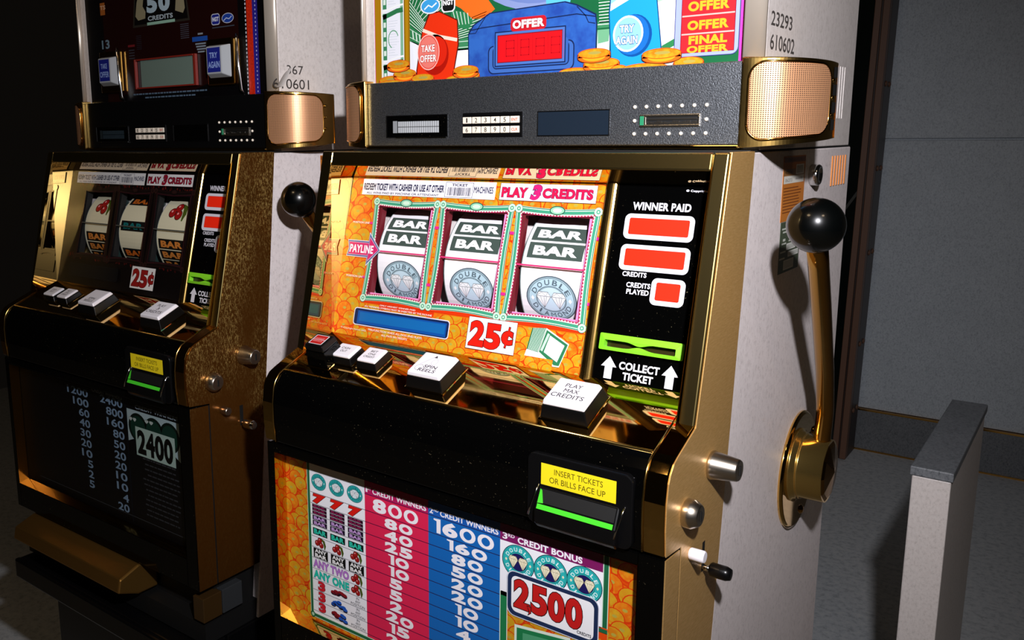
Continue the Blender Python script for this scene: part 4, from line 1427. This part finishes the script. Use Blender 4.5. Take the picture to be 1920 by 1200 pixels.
    for r_, row in enumerate((('1', '2', '3', '4', '5', 'ENT'), ('6', '7', '8', '9', '0', 'CLR'))):
        for c_, t in enumerate(row):
            x = -.0973 + c_ * .01482
            z = 1.0350 - r_ * .0124
            mb = MB(); mb.box(x, x + .0135, .0132, .0150, z, z + .0086)
            k = mb.build('key', M['keyw'], kp, 0.0006, 2)
            a = Art(P_front(.01312), .02)
            xm, zm = x * 1000 + 6.75, z * 1000 + 4.3
            if len(t) == 1: a.text(t, xm - (1.9 if t != '1' else 1.1), zm + 3, xm + (1.9 if t != '1' else 1.1), zm - 3, '34302c', 0, .01)
            else: a.text(t, xm - 4.6, zm + 1.8, xm + 4.6, zm - 1.8, 'd85038', 0, .02)
            o = a.build('key_print', kp)
    # card reader and its ring of lamps
    mb = MB()
    mb.box(.152, .223, .0142, .0166, 1.0268, 1.0292); mb.box(.152, .223, .0142, .0166, 1.0384, 1.0408)
    mb.box(.152, .160, .0142, .0166, 1.0292, 1.0384); mb.box(.2205, .223, .0142, .0166, 1.0292, 1.0384)
    cr = mb.build('card_reader', M['satin'], bar, 0.0005)
    mb = MB(); mb.box(.160, .2205, .0158, .0168, 1.0292, 1.0384); mb.build('card_slot', M['matblack'], cr)
    mb = MB()
    rnd = random.Random(4)
    x = .160
    while x < .219:
        mb.box(x, x + .0016, .0150, .0160, 1.0292, 1.0292 + rnd.uniform(.002, .0048))
        x += .0021
    mb.box(.161, .2195, .0146, .0158, 1.0348, 1.0362)
    mb.build('card_guide', M['satin'], cr)
    mb = MB(); mb.box(.1528, .1575, .0138, .0143, 1.0290, 1.0392); mb.build('slot_light', pm('2c8860'), cr)
    for x, z in [(145.2 + 14.05 * k, 1049.9) for k in range(7)] + [(145.2 + 14.05 * k, 1019.2) for k in range(7)] + [(145.3, 1034.2), (229.7, 1034.4)]:
        mb = MB(); mb.ball((x / 1000, .0160, z / 1000), .0022, 12)
        mb.build('indicator_lamp', M['keyw'], cr)
    for sx in (-1, 1):
        speaker_pod(g, sx, dark)
    # ---- door: side plates, top rail, deck and nose
    f0, f1 = door_pt(0, 0), (-0.1252, 0.726)
    plate = [f0, f1] + NOSE[1:] + [(-.147, .302), (-.0575, .302), (.012, .9995)]
    for x0, x1, nm in ((.2675, W, 1), (-W, -.2650, -1)):
        mb = MB()
        upper = [f0, f1, (-.0775, .7465), (-.0775, .70), (.012, .70), (.012, .9995)]
        mb.px(upper, x0, x1 - .0006 if nm > 0 else x1, 0)
        if nm < 0: pass
        d = mb.build('door_stile', M['flange'], g, 0.0022, 3)
        mb = MB()
        xa, xb = (W - .0006, W + .0006) if nm > 0 else (-W - .0006, -W + .0006)
        sp = [(f0[0] + .003, f0[1]), (f1[0] + .003, f1[1] + .001)] + [(y + .002, z) for y, z in NOSE[1:-1]] + [(-.147, .6085), (-.147, .302), (-.0575, .302), (.012, .9995)]
        mb.px(sp, xa, xb)
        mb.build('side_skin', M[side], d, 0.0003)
    mb = MB()
    rail = [door_pt(0, 0), door_pt(.0195, 0), door_pt(.0245, .049), door_pt(0, .06)]
    mb.px(rail, -.2652, .2677)
    mb.build('door_top_rail', M['flange'], g, 0.0022, 3)
    mb = MB()
    mb.add([(-.2652, *door_pt(.0197, .001)), (.2677, *door_pt(.0197, .001)), (.2677, *door_pt(.0262, REC + .001)), (-.2652, *door_pt(.0262, REC + .001))], [(0, 1, 2, 3)])
    mb.build('rail_liner', M['gold'], g)
    # liner of the window: polished inner walls
    for A in ([(-.2652, *door_pt(.015, .0)), (-.2652, *door_pt(.29, .0)), (-.2585, *door_pt(.262, REC + .001)), (-.2645, *door_pt(.02, REC + .001))],
              [(.2677, *door_pt(.015, .0)), (.2677, *door_pt(.29, .0)), (.262, *door_pt(.262, REC + .001)), (.2665, *door_pt(.02, REC + .001))]):
        mb = MB()
        mb.add(A, [(0, 1, 2, 3)])
        mb.build('window_liner', M['gold'], g)
    # reel glass and the darkness behind
    rg_mb = MB()
    o = [(u0 + 5.2, u1 - 5.2) for u0, u1 in WIN]
    PU = P_upper()
    def slab(u0, v0, u1, v1, h0, h1):
        vs = [PU(u, v, h) for u in (u0, u1) for v in (v0, v1) for h in (h0, h1)]
        rg_mb.add(vs, [(0, 1, 3, 2), (4, 6, 7, 5), (0, 4, 5, 1), (2, 3, 7, 6), (0, 2, 6, 4), (1, 5, 7, 3)])
    us = [-267] + [x for p in o for x in p] + [132]
    slab(-267, 12, 132, WV0 + 3.4, -3, -.1); slab(-267, WV1 - 4.8, 132, 264, -3, -.1)
    for i in range(0, 8, 2): slab(us[i], WV0 + 3.4, us[i + 1], WV1 - 4.8, -3, -.1)
    rg = rg_mb.build('reel_glass', M['blackp'], g)
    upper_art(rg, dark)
    # pocket linings around each opening, left and top painted darker as the shadow side
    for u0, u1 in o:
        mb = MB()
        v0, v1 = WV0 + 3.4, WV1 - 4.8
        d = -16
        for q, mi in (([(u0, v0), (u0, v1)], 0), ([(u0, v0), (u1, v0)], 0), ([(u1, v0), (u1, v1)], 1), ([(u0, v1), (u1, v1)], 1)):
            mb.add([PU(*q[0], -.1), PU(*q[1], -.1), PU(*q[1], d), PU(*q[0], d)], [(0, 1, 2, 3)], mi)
        # translucent pink edging on the back of the glass, its shadow sides painted dark red
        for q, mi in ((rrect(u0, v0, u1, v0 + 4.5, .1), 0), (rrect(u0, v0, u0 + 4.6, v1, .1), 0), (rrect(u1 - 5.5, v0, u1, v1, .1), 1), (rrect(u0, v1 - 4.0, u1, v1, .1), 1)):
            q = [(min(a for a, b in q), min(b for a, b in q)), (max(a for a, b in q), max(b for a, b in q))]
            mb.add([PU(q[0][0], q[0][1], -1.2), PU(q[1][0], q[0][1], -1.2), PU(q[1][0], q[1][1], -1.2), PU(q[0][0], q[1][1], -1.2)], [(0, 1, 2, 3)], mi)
        mb.build('window_lining', [M['pink_shaded'], M['pink']] if not dark else [M['matblack'], M['matblack']], rg)
    mb = MB()
    bx = [door_pt(.02, REC + .004), door_pt(.02, .17), door_pt(.245, .17), door_pt(.245, REC + .004)]
    for k in range(3):
        mb.add([(-.265, *bx[k]), (.14, *bx[k]), (.14, *bx[k + 1]), (-.265, *bx[k + 1])], [(0, 1, 2, 3)])
    mb.build('reel_housing', M['matblack'], g)
    syms = ['double', 'double', 'double'] if not dark else ['cherry', 'bars', 'cherry']
    for (u0, u1), s_ in zip(WIN, syms):
        dd_reel(g, (u0 + u1) / 2 + .3, s_, dark)
    # brass half-round divider
    mb = MB()
    def hr(u, v, h): return PU(u, v, h)
    N = 10
    for i in range(N):
        a0, a1 = math.pi * i / N, math.pi * (i + 1) / N
        pts = [(139.5 - 8 * math.cos(a), 5.0 * math.sin(a)) for a in (a0, a1)]
        mb.add([hr(pts[0][0], 16, pts[0][1]), hr(pts[1][0], 16, pts[1][1]), hr(pts[1][0], 256, pts[1][1]), hr(pts[0][0], 256, pts[0][1])], [(0, 1, 2, 3)], 0, True)
    mb.build('glass_divider', M['goldrim'], g)
    # black credit panel
    mb = MB()
    vs = [PU(u, v, h) for u in (147.5, 266.5) for v in (14, 262) for h in (-3, -.1)]
    mb.add(vs, [(0, 1, 3, 2), (4, 6, 7, 5), (0, 4, 5, 1), (2, 3, 7, 6), (0, 2, 6, 4), (1, 5, 7, 3)])
    cp = mb.build('credit_panel', M['black'], g)
    credit_art(cp, dark)
    # lime ticket slot
    mb = MB()
    outer, inner = rrect(153.6, 196.9, 248.6, 215.4, 1.6, 3), rrect(160.5, 203.9, 243, 211.4, 0.8, 3)
    n = len(outer)
    for (A, ha), (B, hb) in (((outer, 0), (outer, 7)), ((outer, 7), (inner, 9)), ((inner, 9), (inner, .5))):
        vs = [PU(u, v, ha) for u, v in A] + [PU(u, v, hb) for u, v in B]
        mb.add(vs, [(i, (i + 1) % n, n + (i + 1) % n, n + i) for i in range(n)])
    ts = mb.build('ticket_slot', M['green'], cp)
    mb = MB(); mb.add([PU(u, v, .6) for u, v in inner], [list(range(n))]); mb.build('slot_mouth', pm('2c2408'), ts)
    for v, dv in ((203.9, 1), (211.4, -1)):
        mb = MB()
        q = [(u, v + dv * 3.2 * math.exp(-((u - 201.5) / 9) ** 2)) for u in range(184, 220, 3)]
        q = [(184, v - dv)] + q + [(217, v - dv)]
        m_ = len(q)
        vs = [PU(u, w_, 8.6) for u, w_ in q] + [PU(u, w_, 4) for u, w_ in q]
        mb.add(vs, [list(range(m_))] + [(i, (i + 1) % m_, m_ + (i + 1) % m_, m_ + i) for i in range(m_)])
        mb.build('slot_lip', M['green'], ts)
    # button deck and nose
    mb = MB()
    deck = [DK0 + DKD * -.012, DK0 + DKD * .0975]
    a_, b_ = (DK0 + DKD * -.012), (DK0 + DKD * .0970)
    mb.px([(a_.y, a_.z), (b_.y, b_.z), (b_.y + .004, b_.z - .012), (a_.y, a_.z - .02)], -.2645, .2625)
    mb.build('button_deck', M['gold'], g, 0.0018, 3)
    mb = MB(); mb.px(NOSE[1:] + [(-.147, .70)], -.2640, .2620)
    nose = mb.build('nose_panel', M['black'], g, 0.0015, 2)
    ec = [(y - (.0012 if i else 0), z + .001) for i, (y, z) in enumerate(NOSE[:-1])] + [(-.147, .6085), (-.147, .69)]
    for x0, x1 in ((.2625, W - .0004), (-W + .0004, -.2645)):
        mb = MB(); mb.px(ec, x0, x1)
        mb.build('nose_end_cap', M['gold'] if not dark else M['rod'], g, 0.0016, 3)
    mb = MB()
    e_ = DK0 + DKD * .0968 + DKN * .0004
    mb.tube([(-.2640, e_.y, e_.z), (.2620, e_.y, e_.z)], .0016, 10)
    mb.build('deck_trim', M['goldrim'], g)
    for x in (.2623, -.2643):
        mb = MB()
        e2 = DK0 + DKD * .05 + DKN * .0006
        mb.tube([(x, e2.y, e2.z)] + [(x, y - .0010, z + .0008) for y, z in NOSE[1:-1]], .0012, 8)
        mb.build('nose_trim', M['goldrim'], g)
    # buttons
    if not dark:
        push_button(g, -216.5, 43, 80, 18.5, 33, [], 'tall')
    push_button(g, -187.3, 32.5, 66, 19.5, 14, [('CASH', -8.5, 7, 6, 11.5), ('OUT', -6, 13.5, 5, 18)])
    push_button(g, -141.5, 30, 66.5, 17.6, 14, [('BET', -5, 6, 6, 10), ('ONE', -5.5, 12, 6.5, 16), ('CREDIT', -9, 18, 9, 22)])
    push_button(g, -37.0, 27, 81, 28, 22, [('SPIN', -7, 24, 12, 30), ('REELS', -11, 31.5, 14, 37.5)], 'spin' if not dark else 'white')
    L3 = [('PLAY', -11, 8, 9, 14.5), ('MAX' if not dark else '3', -9 if not dark else -3, 17, 9 if not dark else 3, 23.5), ('CREDITS', -20, 26, 19, 33)]
    push_button(g, 153.8, 29, 83.5, 28.5, 22, L3)
    # ---- bill acceptor in the nose
    y = -.191
    mb = MB()
    mb.prism(rrect(133.5, 612, 253, 690.5, 9, 5), lambda a, b, h: (a / 1000, h, b / 1000), y - .0035, y + .01)
    ba = mb.build('bill_acceptor', M['blackp'], g, 0.0014, 2)
    a = Art(P_front(y - .0038), .04)
    a.rect(150.5, 658, 235.5, 681.6, 'f0d820', 0)
    a.text('INSERT TICKETS', 166, 677.6, 221, 671.3, '5c5410', 1, .005)
    a.text('OR BILLS FACE UP', 160.5, 668, 224, 661.6, '5c5410', 1, .005)
    a.build('instruction_label', ba)
    mb = MB(); mb.px([(y - .003, .656), (y - .013, .634), (y - .013, .618), (y - .008, .612), (y - .003, .612)], .1475, .2400)
    sn = mb.build('acceptor_snout', M['blackp'], ba, 0.002)
    mb = MB()
    mb.add([(.151, y - .0048, .6535), (.237, y - .0048, .6535), (.237, y - .0106, .6405), (.151, y - .0106, .6405)], [(0, 1, 2, 3)])
    mb.build('acceptor_mouth', M['matblack'], sn)
    mb = MB()
    mb.add([(.151, y - .0118, .6392), (.237, y - .0118, .6392), (.237, y - .0142, .6345), (.151, y - .0142, .6345)], [(0, 1, 2, 3)])
    mb.add([(.151, y - .0052, .6535), (.1535, y - .0060, .6525), (.158, y - .0120, .6410), (.151, y - .0120, .6400)], [(0, 1, 2, 3)])
    mb.build('lit_lip', M['green2'], sn)
    for x in (.1450, .2425):
        mb = MB(); mb.tube([(x + .003, y - .004, .6575), (x + .001, y - .008, .648), (x - .002, y - .012, .634), (x - .004, y - .013, .625)], .0011, 8)
        mb.build('guide_wire', M['chrome'], ba)
    # ---- belly door
    zt, yb = .6095, -.187
    mb = MB()
    for x0, x1 in ((-W, -.2708 - .0), (.2570, W - .0006)):
        mb.px([(yb, .335), (yb, zt), (-.150, zt - .003), (-.150, .302), (yb, .302)][1:] , x0, x1) if False else mb.px([(yb, .302), (yb, zt), (-.150, zt - .002), (-.150, .302)], x0, x1)
    mb.px([(yb, .302), (yb, .352), (-.150, .352), (-.150, .302)], -.2708, .2570)
    mb.px([(yb, .596), (yb, zt), (-.150, zt - .002), (-.150, .596)], -.2708, .2570)
    bd = mb.build('belly_door', M['black'], g, 0.0015, 2)
    mb = MB()
    mb.px([(yb + .0015, .302), (yb + .0015, zt - .001), (-.150, zt - .003), (-.150, .302)], W - .0006, W + .0006)
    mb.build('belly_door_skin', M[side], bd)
    mb = MB()
    mb.px([(-.1500, .302), (-.1500, .606), (-.147, .606), (-.147, .302)], W - .002, W - .0002)
    mb.build('door_gap', M['matblack'], bd)
    # brass bead around the belly glass
    mb = MB()
    bead = [(-.2708, yb, .352), (-.2835 + .0127, yb, .596), (.257, yb, .596), (.257, yb, .352)]
    for i in range(4):
        p, q = Vector(bead[i]), Vector(bead[(i + 1) % 4])
        dx = Vector((.0065 if i == 0 else (-.0045 if i == 2 else 0), 0, (.0 if i in (0, 2) else (-.006 if i == 1 else .012))))
        pi_, qi = p.copy(), q.copy()
        ins = {0: (.0015, .004), 1: (.0015, -.006), 2: (-.002, -.006), 3: (-.002, .004)}
        pi_ += Vector((ins[i][0], .0185, ins[i][1])); qi += Vector((ins[(i + 1) % 4][0], .0185, ins[(i + 1) % 4][1]))
        mb.add([p, q, qi, pi_], [(0, 1, 2, 3)])
    mb.build('belly_bead', M['gold'] if not dark else M['rod'], bd)
    mb = MB(); mb.box(-.275, .262, -.1675, -.164, .345, .600)
    bg_ = mb.build('belly_glass', M['blackp'], bd)
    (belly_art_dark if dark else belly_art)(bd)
    # inside core so that nothing shows through the gaps
    mb = MB()
    mb.box(-.27, .27, -.146, .02, .21, .60)
    mb.box(-.27, .27, .075, .12, .60, .99)
    mb.build('chassis', M['matblack'], g)
    # coin tray under the belly door
    mb = MB()
    mb.px([(-.150, .300), (-.187, .2985), (-.225, .285), (-.230, .262), (-.19, .245), (-.150, .245)], -.23, .12)
    mb.build('coin_tray', M['tray'], g, 0.003, 2)
    # ---- locks, latch, plates on the right flank
    lock_barrel(g, -.0735, .6735, [(0, .0145), (.004, .0158), (.006, .0150), (.030, .0118), (.032, .0105)])
    lock_barrel(g, -.1405, .6435, [(0, .0135), (.003, .0150), (.010, .0150), (.0165, .0112), (.0175, .0100)])
    mb = MB()
    mb.lathe((W, -.122, .592), (1, 0, 0), [(0, .0055), (.002, .0065), (.015, .0065), (.0165, .0055)], 20)
    mb.build('latch_knob', M['satin'] if dark else M['white'], g)
    mb = MB()
    mb.box(W - .001, W + .0008, -.0865, -.0795, .556, .590)
    sl = mb.build('latch_slot', M['matblack'], g)
    mb = MB()
    mb.tube([(W - .002, -.083, .561), (W + .012, -.083, .561)], .0035, 10)
    mb.lathe((W + .009, -.083, .561), (1, 0, 0), [(0, .0065), (.002, .0078), (.017, .0078), (.022, .006), (.0225, .003)], 20, 1)
    mb.build('latch_lever', [M['chrome'], M['blackp'] if not dark else M['chrome']], sl)
    # rating plates
    a = Art(P_side(W + .0004), .03)
    mb = MB(); mb.box(W - .001, W + .0003, .1205, .2125, .9140, .9915)
    pl = mb.build('rating_plate', M['copper'], g)
    a.rect(122, 984, 211, 990, '7c4420', 0); a.text('RATING PLATE', 140, 988.5, 196, 985.5, '3c2010', 1, .02)
    a.rect(124, 959, 208, 968, 'd8d4c8', 0); a.rect(121, 968, 210, 976, '8c6034', 0)
    a.text('MODEL NO.', 128, 974, 160, 970, '3c2814', 1, .02); a.text('0062 25', 170, 974, 200, 970, '3c2814', 1, .02)
    a.text('06273', 130, 965, 158, 961, '8c8880', 1, .01)
    for u0, u1, v0, v1 in ((172, 206, 969, 981), (168, 204, 961, 966.5)):
        a.rect(u0, v0, u1, v1, 'd8d4cc', 1.5)
        x = u0 + 4
        while x < u1 - 4:
            a.rect(x, v0 + 1.5, x + 1.2, v1 - 1.5, '403830', 2)
            x += 2.4
    rnd = random.Random(1)
    for i in range(9):
        a.rect(126, 953 - i * 3.6, 196 + rnd.uniform(-12, 6), 954.2 - i * 3.6, '7c4018', 1)
    a.build('plate_print', pl)
    mb = MB(); mb.box(W - .001, W + .0003, .1240, .2080, .8510, .9135)
    pl = mb.build('rating_plate', pm('46503e'), g, label='dark green plate below the copper one')
    a = Art(P_side(W + .0004), .03)
    for u0, v0, u1, v1 in ((130, 904, 158, 906), (134, 900, 150, 902), (136, 890, 146, 893), (132, 886, 150, 888), (128, 876, 150, 878), (126, 868, 148, 870), (160, 900, 190, 902), (160, 894, 186, 896), (160, 888, 190, 890)):
        a.rect(u0, v0, u1, v1, 'c0c4b8', 0)
    for u0, v0, u1, v1 in ((152, 878, 190, 886), (160, 869, 204, 876), (144, 854, 186, 866)):
        a.rect(u0, v0, u1, v1, 'd4d4cc', 0)
        x = u0 + 3
        while x < u1 - 3:
            a.rect(x, v0 + 1.4, x + .9, v1 - 1.4, '8c8c84', 1)
            x += 2.2
    a.build('plate_print', pl)
    mb = MB()
    mb.lathe((W - .001, .243, .9655), (1, 0, 0), [(0, .0135), (.010, .0135), (.012, .0120), (.012, .0085), (.009, .008)], 28)
    mb.build('cam_lock', M['chrome'], g)
    # ---- pull lever
    mb = MB()
    mb.lathe((W, .268, .562), (1, 0, 0), [(0, .082), (.0035, .082), (.006, .078)], 56)
    hp = mb.build('pull_lever', M['gold'] if not dark else M['rod'], g)
    mb = MB()
    mb.lathe((W, .25, .575), (1, 0, 0), [(.005, .050), (.0085, .050), (.0095, .0465), (.0125, .0460), (.0132, .0432), (.0142, .0432), (.0150, .0445), (.0168, .0445), (.0175, .0430), (.0465, .0420)], 48)
    mb.build('lever_hub', M['rod'] if dark else M['hub'], hp)
    mb = MB()
    N = 10
    ring = [(W + .0462, .25 + .0415 * math.cos(2 * math.pi * k / N), .575 + .0415 * math.sin(2 * math.pi * k / N)) for k in range(N)]
    ring2 = [(W + .0490, .25 + .036 * math.cos(2 * math.pi * k / N), .575 + .036 * math.sin(2 * math.pi * k / N)) for k in range(N)]
    mb.add(ring + ring2 + [(W + .0535, .25, .575)], [(k, (k + 1) % N, N + (k + 1) % N, N + k) for k in range(N)] + [(N + k, N + (k + 1) % N, 2 * N) for k in range(N)])
    mb.build('hub_cap', M['rod'], hp)
    mb = MB()
    mb.tube([(.3195, .25, .590), (.3200, .2495, .620), (.3215, .246, .642), (.3240, .236, .663), (.3275, .211, .698), (.3310, .187, .7285), (.338, .136, .779), (.345, .085, .829), (.351, .036, .880), (.3545, .006, .912)], .0107, 20)
    mb.build('lever_rod', M['rod'], hp)
    mb = MB(); mb.ball((.3557, -.0053, .9254), .0283, 40)
    mb.lathe((.3545, .006, .9135), Vector((.001, -.0115, .012)), [(-.0135, .0125), (-.010, .0135), (.0, .0135)], 24)
    mb.build('lever_knob', M['ball'], hp)
    for y_, z_ in ((.297, .4915), (.3485, .606)):
        mb = MB(); mb.lathe((W + .004, y_ - (.01 if z_ < .5 else .02), z_ + (.006 if z_ < .5 else -.004)), (1, 0, 0), [(0, .007), (.002, .007), (.005, .0045), (.0055, .002)], 18)
        mb.build('plate_screw', M['rod'], hp)
    # plinth blocks under the door
    mb = MB(); mb.box(-.28, .28, -.175, .43, .20, .235)
    mb.build('foot_plate', M['matblack'], g)
    if dark:
        mb = MB(); mb.box(.262, .2845, -.140, -.098, .243, .285)
        mb.build('foot_block', pm('303234'), g, 0.001)
        mb = MB(); mb.box(.258, .2845, -.180, -.142, .243, .285)
        mb.build('foot_block', pm('382610'), g, 0.001)
    return g

main = slot_machine('slot_machine', 'brightly lit slot machine with gold coin artwork, black lever knob and 2,500 jackpot plate', False)
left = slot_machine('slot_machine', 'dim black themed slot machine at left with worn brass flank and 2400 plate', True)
left.location = (-.7815, .0269, -.0031)
left.rotation_euler = (0, 0, R(.447))

# ------------------------------------------------------------------ stands, hall and things behind
def stand(x, y, label, rz=0, zt=.1995):
    g = empty('machine_stand', (x, y, 0), rz)
    tag(g, label, 'stand')
    mb = MB(); mb.box(-.275, .2845, -.13, .43, -.30, zt)
    mb.build('stand_body', M['blackp'], g, 0.002)
    mb = MB(); mb.box(-.275, .28, -.20, -.13, .16, zt - .002)
    sh = mb.build('stand_shelf', M['blackp'], g, 0.003)
    mb = MB(); mb.box(-.275, .28, -.212, -.20, .155, zt)
    mb.build('shelf_edge', M['blackp'], g, 0.004)
    mb = MB(); mb.box(-.27, .28, -.115, -.131, -.30, -.22)
    mb.build('kick_plate', M['matblack'], g)
    return g
stand(0, 0, 'low black stand under the brightly lit slot machine')
stand(-.7815, .0269 - .0, 'low black stand under the dim black slot machine at left', 0, .195)

FZ = -.30
mb = MB(); mb.box(-4, 4.5, -3.0, 3.2, FZ - .05, FZ)
tag(mb.build('floor', M['floor']), kind='structure')
mb = MB(); mb.box(-4, 4.5, 3.0, 3.1, FZ, 3.0)
wb = tag(mb.build('wall_back', M['wall']), kind='structure')
for x0, x1, z0, z1 in ((-4, -1.6, -.12, .985), (-1.595, .8, -.12, .985), (.805, 4.5, -.12, .985), (-4, -1.6, .992, 3.0), (-1.595, .8, .992, 3.0), (.805, 4.5, .992, 3.0)):
    mb = MB(); mb.box(x0, x1, 2.985, 3.0, z0, z1)
    mb.build('wall_panel', M['wall'], wb, 0.003)
mb = MB(); mb.box(-4, 4.5, 2.972, 3.0, FZ, -.128)
bb = tag(mb.build('baseboard_back', M['laminate_dark'], None, 0.002), kind='structure')
mb = MB(); mb.box(-4, 4.5, 2.968, 2.998, -.128, -.121)
tag(mb.build('trim_1', M['rod']), kind='structure')
mb = MB(); mb.box(-4, 4.5, 2.966, 2.975, FZ, FZ + .006)
tag(mb.build('trim_2', M['rod']), kind='structure')

# partition with laminated brown edges
g = empty('folding_partition', (-.155, 2.80, 0), 0)
g.rotation_euler = (0, R(0.9), 0)
tag(g, 'dark folding partition with brown edge strips standing by the grey wall', 'partition')
mb = MB(); mb.box(-1.2, -.050, .004, .030, FZ + .004, 2.4)
mb.build('partition_panel', M['darkglass'], g)
mb = MB(); mb.box(-.052, -.030, -.006, .030, FZ + .004, 2.4)
mb.build('edge_strip', M['brown'], g, 0.002)
mb = MB(); mb.box(-.029, -.024, -.002, .030, FZ + .004, 2.4)
mb.build('edge_strip', M['darkbrown'], g)
mb = MB(); mb.box(-.023, .0, -.006, .030, FZ + .004, 2.4)
mb.build('edge_strip', M['brown'], g, 0.002)
mb = MB(); mb.box(-.050, .0, .0305, .150, FZ + .004, 2.4)
mb.build('partition_frame', M['darkbrown'], g, 0.002)
for z in (-.10, .18, .55, .88, 1.2):
    for y in (.05, .11):
        mb = MB(); mb.lathe((-.001, y, z), (1, 0, 0), [(0, .011), (.004, .011), (.008, .006)], 14)
        mb.build('bolt', M['brown'], g)
mb = MB(); mb.add([(-.30, .003, .35), (-.05, .003, .78), (-.05, .003, .80), (-.30, .003, .37)], [(0, 1, 2, 3)])  # diagonal highlight of the glossy dark panel, painted as a pale strip
mb.build('panel_highlight', pm('3c3c38'), g)

# low pale cabinet at the right edge
g = empty('low_divider', (.380, .60, 0))
tag(g, 'low pale grey laminate divider at the lower right edge behind the lever', 'divider')
mb = MB(); mb.box(0, .055, 0, .45, -.26, .470)
mb.build('divider_body', M['laminate_top'], g, 0.002)
mb = MB(); mb.box(-.003, .058, -.003, .453, .4705, .486)
mb.build('divider_cap', M['laminate_dark'], g, 0.002)
mb = MB(); mb.box(.006, .049, .01, .44, -.30, -.2605)
mb.build('divider_plinth', M['matblack'], g)
